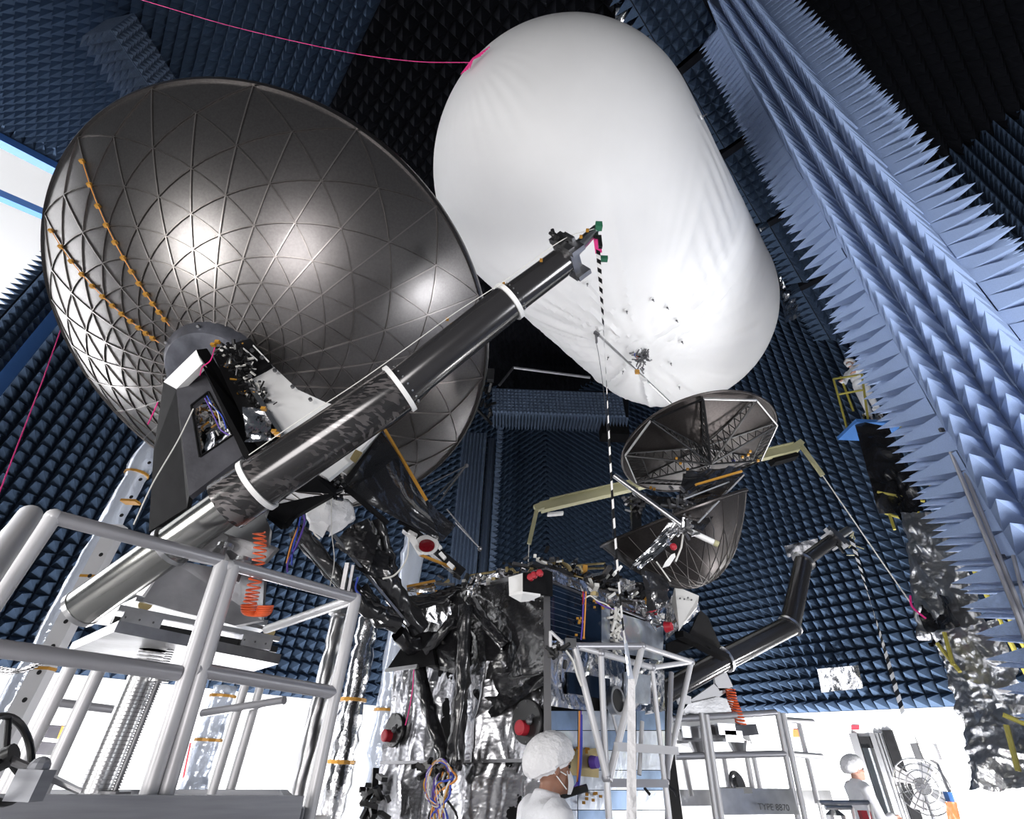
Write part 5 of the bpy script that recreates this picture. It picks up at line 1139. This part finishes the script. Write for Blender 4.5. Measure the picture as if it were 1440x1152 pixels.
for (x0, y0, x1, y1, lb) in ((268, 1045, 257, 1098, 'thin red vertical stripe on the white wall behind the near lift columns'),):
    a, b = WLp(x0, y0, .03), WLp(x1, y1, .03); tag(MB().bar(a, b, .04, .02).build('red_stripe', 'red'), lb, 'stripe', kind='thing')
a, b = WLp(150, 1058, .03), WLp(150, 1063, .03)
# fan on a stand
fc_ = P(1297, 1106, 9.0); t = thing('floor_fan', V3(fc_[0], fc_[1], 0), 'large round pedestal fan beside the dark door', 'fan')
fn_ = unit(V3(-.5, -.85, 0)); fa = unit(np.cross(fn_, UP)); q = MB(); rF = .34
for rr0, o_ in ((1, 0), (.8, .06), (.55, .1), (.3, .12), (1, -.08), (.6, -.14)):
    q.tube([fc_ + fn_ * o_ + rF * rr0 * (math.cos(2 * math.pi * k / 28) * fa + math.sin(2 * math.pi * k / 28) * UP) for k in range(28)], .008, 5, closed=True)
for k in range(20):
    an = 2 * math.pi * k / 20; e = math.cos(an) * fa + math.sin(an) * UP; q.tube([fc_ + fn_ * .13 + e * .03, fc_ + fn_ * .09 + e * rF * .6, fc_ + e * rF], .005, 4)
q.build('guard', 'alu', t)
for k in range(4):
    an = 2 * math.pi * k / 4 + .3; e = math.cos(an) * fa + math.sin(an) * UP; e2_ = -math.sin(an) * fa + math.cos(an) * UP
    MB().prism([fc_ + e * .05, fc_ + e * rF * .9 - e2_ * .05, fc_ + e * rF * .92 + e2_ * .16, fc_ + e * .08 + e2_ * .08], fn_ * .012).build('blade', 'alu', t)
MB().disc(fc_ - fn_ * .12, fn_, .1, .14, 18).build('motor', 'rail', t); q = MB(); q.tube([fc_ - fn_ * .06, V3(fc_[0], fc_[1], .05)], .025, 10); q.disc(V3(fc_[0], fc_[1], 0), UP, .28, .05, 20); q.build('stand', 'rail', t)
# work lamp on its stand
lp = P(1302, 1057, 7.0); t = thing('work_lamp', V3(*(P(1340, 1130, 7)[:2]), 0), 'work flood lamp with dark barn door on a stand by the white wall', 'lamp')
MB().box(lp, .11, .07, .08).build('lamp_head', 'rail_white', t); MB().box(lp + V3(-.03, -.075, 0), .09, .004, .06).build('lamp_lens', 'lampglow', t)
MB().prism([lp + V3(-.12, -.06, .10), lp + V3(-.12, -.06, -.08), lp + V3(-.20, -.2, -.13), lp + V3(-.21, -.2, .15)], V3(.008, 0, 0)).build('barn_door', 'blackplastic', t)
q = MB(); a = P(1318, 1074, 7); b = P(1336, 1116, 7); q.tube([lp + V3(.02, 0, -.08), a], .016, 8); q.tube([a, b, P(1340, 1130, 7), V3(*(P(1340, 1130, 7)[:2]), .5)], .016, 8)
for an in (0, 2.1, 4.2): c = V3(*(P(1340, 1130, 7)[:2]), .5); q.tube([c, c + V3(.35 * math.cos(an), .35 * math.sin(an), -.5)], .014, 8)
q.build('stand', 'steel', t); MB().tube([P(1332, 1114, 7), P(1337, 1128, 7)], .045, 10).build('clamp', 'blue', t)
tag(crumple(MB(), P(1336, 1160, 6.95), P(1354, 1160, 6.95), P(1346, 1128, 6.95), P(1329, 1128, 6.95), 8, 10, .02, 120, 1.5).build('orange_bag', 'orange'), 'orange bag hanging on the work lamp stand', 'bag', kind='thing')
# cart at the bottom right
p = P(1185, 1140, 6.2); t = thing('tool_cart', V3(p[0], p[1], 0), 'low grey framed cart with a red item at the bottom edge', 'cart')
q = MB()
for a, b in (((1152, 1129, 6.2), (1222, 1129, 6.2)), ((1152, 1129, 6.2), (1160, 1165, 6.2)), ((1222, 1129, 6.2), (1231, 1165, 6.2)), ((1160, 1136, 6.5), (1198, 1136, 6.5)), ((1198, 1136, 6.5), (1204, 1165, 6.5))): q.tube([P(*a), P(*b)], .02, 8)
for sx in (0, 1):
    for sy in (0, 1): q.tube([V3(p[0] - .25 + .5 * sx, p[1] - .02 + .3 * sy, 1.2), V3(p[0] - .25 + .5 * sx, p[1] - .02 + .3 * sy, 0)], .02, 8)
q.build('frame', 'alu', t); MB().bar(P(1212, 1140, 6.2), P(1220, 1165, 6.2), .06, .06).build('red_item', 'red', t); MB().lathe(P(1176, 1150, 6.3) - UP * .2, UP, [(0, .1), (.22, .09), (.26, .04)], 18).build('canister', 'alu', t)

# ------------------------------------------------------------------ people
def tubes_to_mesh(mb, voxel, smooth_it=2):
    me = bpy.data.meshes.new('tmp'); me.from_pydata(mb.v, [], mb.f); me.update(); o = bpy.data.objects.new('tmp', me); C.objects.link(o)
    md = o.modifiers.new('r', 'REMESH'); md.mode = 'VOXEL'; md.voxel_size = voxel
    sm = o.modifiers.new('s', 'SMOOTH'); sm.factor = .5; sm.iterations = smooth_it
    bpy.context.view_layer.update(); m2 = bpy.data.meshes.new_from_object(o.evaluated_get(bpy.context.evaluated_depsgraph_get()))
    bpy.data.objects.remove(o); b = MB(); b.v = [tuple(v.co) for v in m2.vertices]; b.f = [tuple(p.vertices) for p in m2.polygons]; return b
def person(base, face, label, arms, skin='skin', mask=True, cap='bouffant', hgt=1.74, look=0., lean=0.):
    base = np.asarray(base, float); fy = unit(V3(math.sin(face), math.cos(face), 0)); fx = V3(fy[1], -fy[0], 0); s = hgt / 1.74
    T = lambda x, y, z: base + s * (fx * x + fy * (y + lean * max(z - .95, 0)) + UP * z)
    hy = unit(math.cos(look) * fy + math.sin(look) * fx); hx = V3(hy[1], -hy[0], 0); hc = T(0, .035, 1.615)
    Hd = lambda x, y, z: hc + s * (hx * x + hy * y + UP * z)
    t = thing('person', base, label, 'person')
    b = MB(); cl = MB()
    def ell(m_, c, rx, ry, rz, X=fx, Y=fy):
        n_, k_ = 20, 14; vs = []
        for i in range(k_ + 1):
            th = math.pi * i / k_
            for k in range(n_): q = 2 * math.pi * k / n_; vs.append(c + s * (X * rx * max(math.sin(th), 1e-3) * math.cos(q) + Y * ry * max(math.sin(th), 1e-3) * math.sin(q) + UP * rz * math.cos(th)))
        m_.add(vs, [(i * n_ + k, (i + 1) * n_ + k, (i + 1) * n_ + (k + 1) % n_, i * n_ + (k + 1) % n_) for i in range(k_) for k in range(n_)])
    def limb(m_, pts, rs): m_.tube(pts, [r * s for r in rs], 14)
    for m_, g_ in ((b, 0.), (cl, .018)):
        ell(m_, T(0, 0, .98), .165 + g_, .115 + g_, .15); ell(m_, T(0, 0, 1.14), .15 + g_, .105 + g_, .17); ell(m_, T(0, .0, 1.31), .178 + g_, .118 + g_, .17); ell(m_, T(0, -.01, 1.42), .19 + g_, .085 + g_, .075)
        for sd in (-1, 1):
            limb(m_, [T(.09 * sd, 0, .95), T(.10 * sd, .015, .5), T(.10 * sd, -.01, .09)], [.085 + g_, .056 + g_, .042 + g_ * 1.5]); ell(m_, T(.105 * sd, .06, .045), .045 + g_ * .5, .125 + g_ * .5, .045)
            el, wr = arms[0 if sd < 0 else 1]; sh = T(.20 * sd, -.01, 1.425); limb(m_, [T(.15 * sd, -.01, 1.43), sh, T(*el), T(*wr)], [.06 + g_, .055 + g_, .042 + g_, .030 + g_ * 1.2])
    limb(b, [T(0, -.01, 1.42), Hd(0, -.02, -.06)], [.060, .050]); limb(cl, [T(0, -.01, 1.40), T(0, 0.005, 1.515)], [.11, .070])
    ell(b, Hd(0, -.012, .02), .076, .098, .108, hx, hy); ell(b, Hd(0, .02, -.045), .060, .072, .075, hx, hy); ell(b, Hd(0, .062, -.088), .030, .028, .026, hx, hy)
    b.add([Hd(-.013, .078, -.035), Hd(.013, .078, -.035), Hd(0, .112, -.03), Hd(0, .082, .022), Hd(0, .07, -.045)], [(0, 1, 2), (1, 3, 2), (3, 0, 2), (0, 4, 1), (0, 3, 4), (1, 4, 3)])
    ell(b, Hd(0, .09, -.024), .014, .018, .013, hx, hy); ell(b, Hd(0, .078, .028), .05, .014, .010, hx, hy); ell(b, Hd(0, .075, -.066), .026, .016, .010, hx, hy)
    for sd in (-1, 1): ell(b, Hd(.078 * sd, -.012, -.008), .012, .022, .034, hx, hy); ell(b, Hd(.045 * sd, .055, -.02), .025, .022, .02, hx, hy)
    for sd in (-1, 1):                      # hands: palm, four unequal bent fingers, thumb
        el, wr = arms[0 if sd < 0 else 1]; w_ = T(*wr); d_ = unit(w_ - T(*el)); sdv = unit(np.cross(d_, UP) + 1e-3 * fx); dn_ = unit(np.cross(d_, sdv)); dn_ = -dn_ if dn_[2] > 0 else dn_
        pal = w_ + d_ * .05 * s; b.box(pal, d_ * .048 * s, sdv * .040 * s, dn_ * .014 * s)
        for k, L_ in enumerate((.070, .082, .077, .058)):
            o_ = pal + d_ * .042 * s + sdv * (-.031 + .0205 * k) * s; b.tube([o_ - d_ * .02 * s, o_ + d_ * L_ * .4 * s + dn_ * .008 * s, o_ + d_ * L_ * .72 * s + dn_ * .026 * s, o_ + d_ * L_ * .85 * s + dn_ * .044 * s], [.0095 * s, .009 * s, .0085 * s, .0075 * s], 8)
        sg = 1 if (sdv @ fx) * sd < 0 else -1
        o_ = pal - d_ * .02 * s + sdv * sg * .03 * s; b.tube([o_, o_ + sdv * sg * .03 * s + d_ * .025 * s + dn_ * .006 * s, o_ + sdv * sg * .036 * s + d_ * .058 * s + dn_ * .016 * s], [.013 * s, .011 * s, .009 * s], 8)
    bo = tubes_to_mesh(b, .0085 * s).build('body', skin, t, smooth=True)
    tubes_to_mesh(cl, .014 * s, 4).build('coverall', 'cloth', t, smooth=True)
    for sd in (-1, 1): e = MB(); ell(e, Hd(.031 * sd, .079, .008), .013, .009, .009, hx, hy); e.build('eye', 'blackplastic', t, smooth=True)
    if cap == 'bouffant':
        n_, k_ = 40, 18; vs = []; g_ = np.random.default_rng(5)
        for i in range(k_ + 1):
            th = math.pi * .70 * i / k_
            for k in range(n_):
                q = 2 * math.pi * k / n_; puf = 1 + .045 * math.sin(q * 7 + i * .6) * (i / k_) + .03 * math.sin(q * 15 + i) * (i / k_) + .012 * g_.normal(); sh = 1 if i < k_ - 1 else .88
                v_ = V3(.120 * math.sin(th) * math.cos(q), .150 * math.sin(th) * math.sin(q), .118 * math.cos(th)) * puf * sh
                tl = .42; y_, z_ = v_[1] * math.cos(tl) - v_[2] * math.sin(tl), v_[1] * math.sin(tl) + v_[2] * math.cos(tl)
                vs.append(Hd(v_[0], -.030 + y_, .045 + z_))
        m_ = MB(); m_.add(vs, [(i * n_ + k, (i + 1) * n_ + k, (i + 1) * n_ + (k + 1) % n_, i * n_ + (k + 1) % n_) for i in range(k_) for k in range(n_)]); m_.build('bouffant_cap', 'cap', t, smooth=True)
    else:
        h = MB(); ell(h, Hd(0, -.03, .045), .085, .095, .095, hx, hy); h.build('hair', cap, t, smooth=True)
    if mask:
        n_, k_ = 16, 10; vs = []
        for i in range(k_ + 1):
            for k in range(n_ + 1):
                a_ = (k / n_ - .5) * 2.5; z_ = -.012 - .10 * i / k_; bul = math.sin(math.pi * (i + 1) / (k_ + 2)); vs.append(Hd(.073 * math.sin(a_), .03 + (.052 + .028 * bul) * math.cos(a_), z_))
        m_ = MB(); m_.add(vs, [(i * (n_ + 1) + k, (i + 1) * (n_ + 1) + k, (i + 1) * (n_ + 1) + k + 1, i * (n_ + 1) + k + 1) for i in range(k_) for k in range(n_)]); mo = m_.build('face_mask', 'cap', t, smooth=True)
        q = MB()
        for sd in (-1, 1): q.tube([Hd(.070 * sd, .045, -.03), Hd(.082 * sd, -.03, .0)], .003, 5); q.tube([Hd(.068 * sd, .045, -.09), Hd(.082 * sd, -.03, -.02)], .003, 5)
        q.build('mask_strap', 'white', mo)
    return t
p = P(766, 1078, 3.25)
rest = [((-.27, -.02, 1.14), (-.25, .10, .90)), ((.27, -.02, 1.14), (.25, .10, .90))]
person(V3(p[0] - .02, p[1], p[2] - 1.615 * .985), math.radians(72), 'person in white coverall, bouffant cap and face mask standing before the satellite', rest, hgt=1.71, look=.05, lean=.06)
p = P(1199, 1082, 8.2)
person(V3(p[0], p[1], 0), math.radians(95), 'person in white coverall standing by the dark door', [((-.25, .05, 1.12), (-.1, .26, 1.15)), ((.25, .05, 1.12), (.1, .26, 1.15))], skin='skin_pale', mask=False, hgt=(p[2] + .0) / 1.615 * 1.74)
p = P(1190, 512, 9.75)
person(V3(p[0] + .12, p[1], p[2] - 1.62), math.radians(250), 'person in white coverall and cap up on the yellow scaffold beside the column', [((-.28, .12, 1.15), (-.2, .36, 1.08)), ((.28, .12, 1.15), (.2, .36, 1.08))], skin='skin_pale', mask=True)
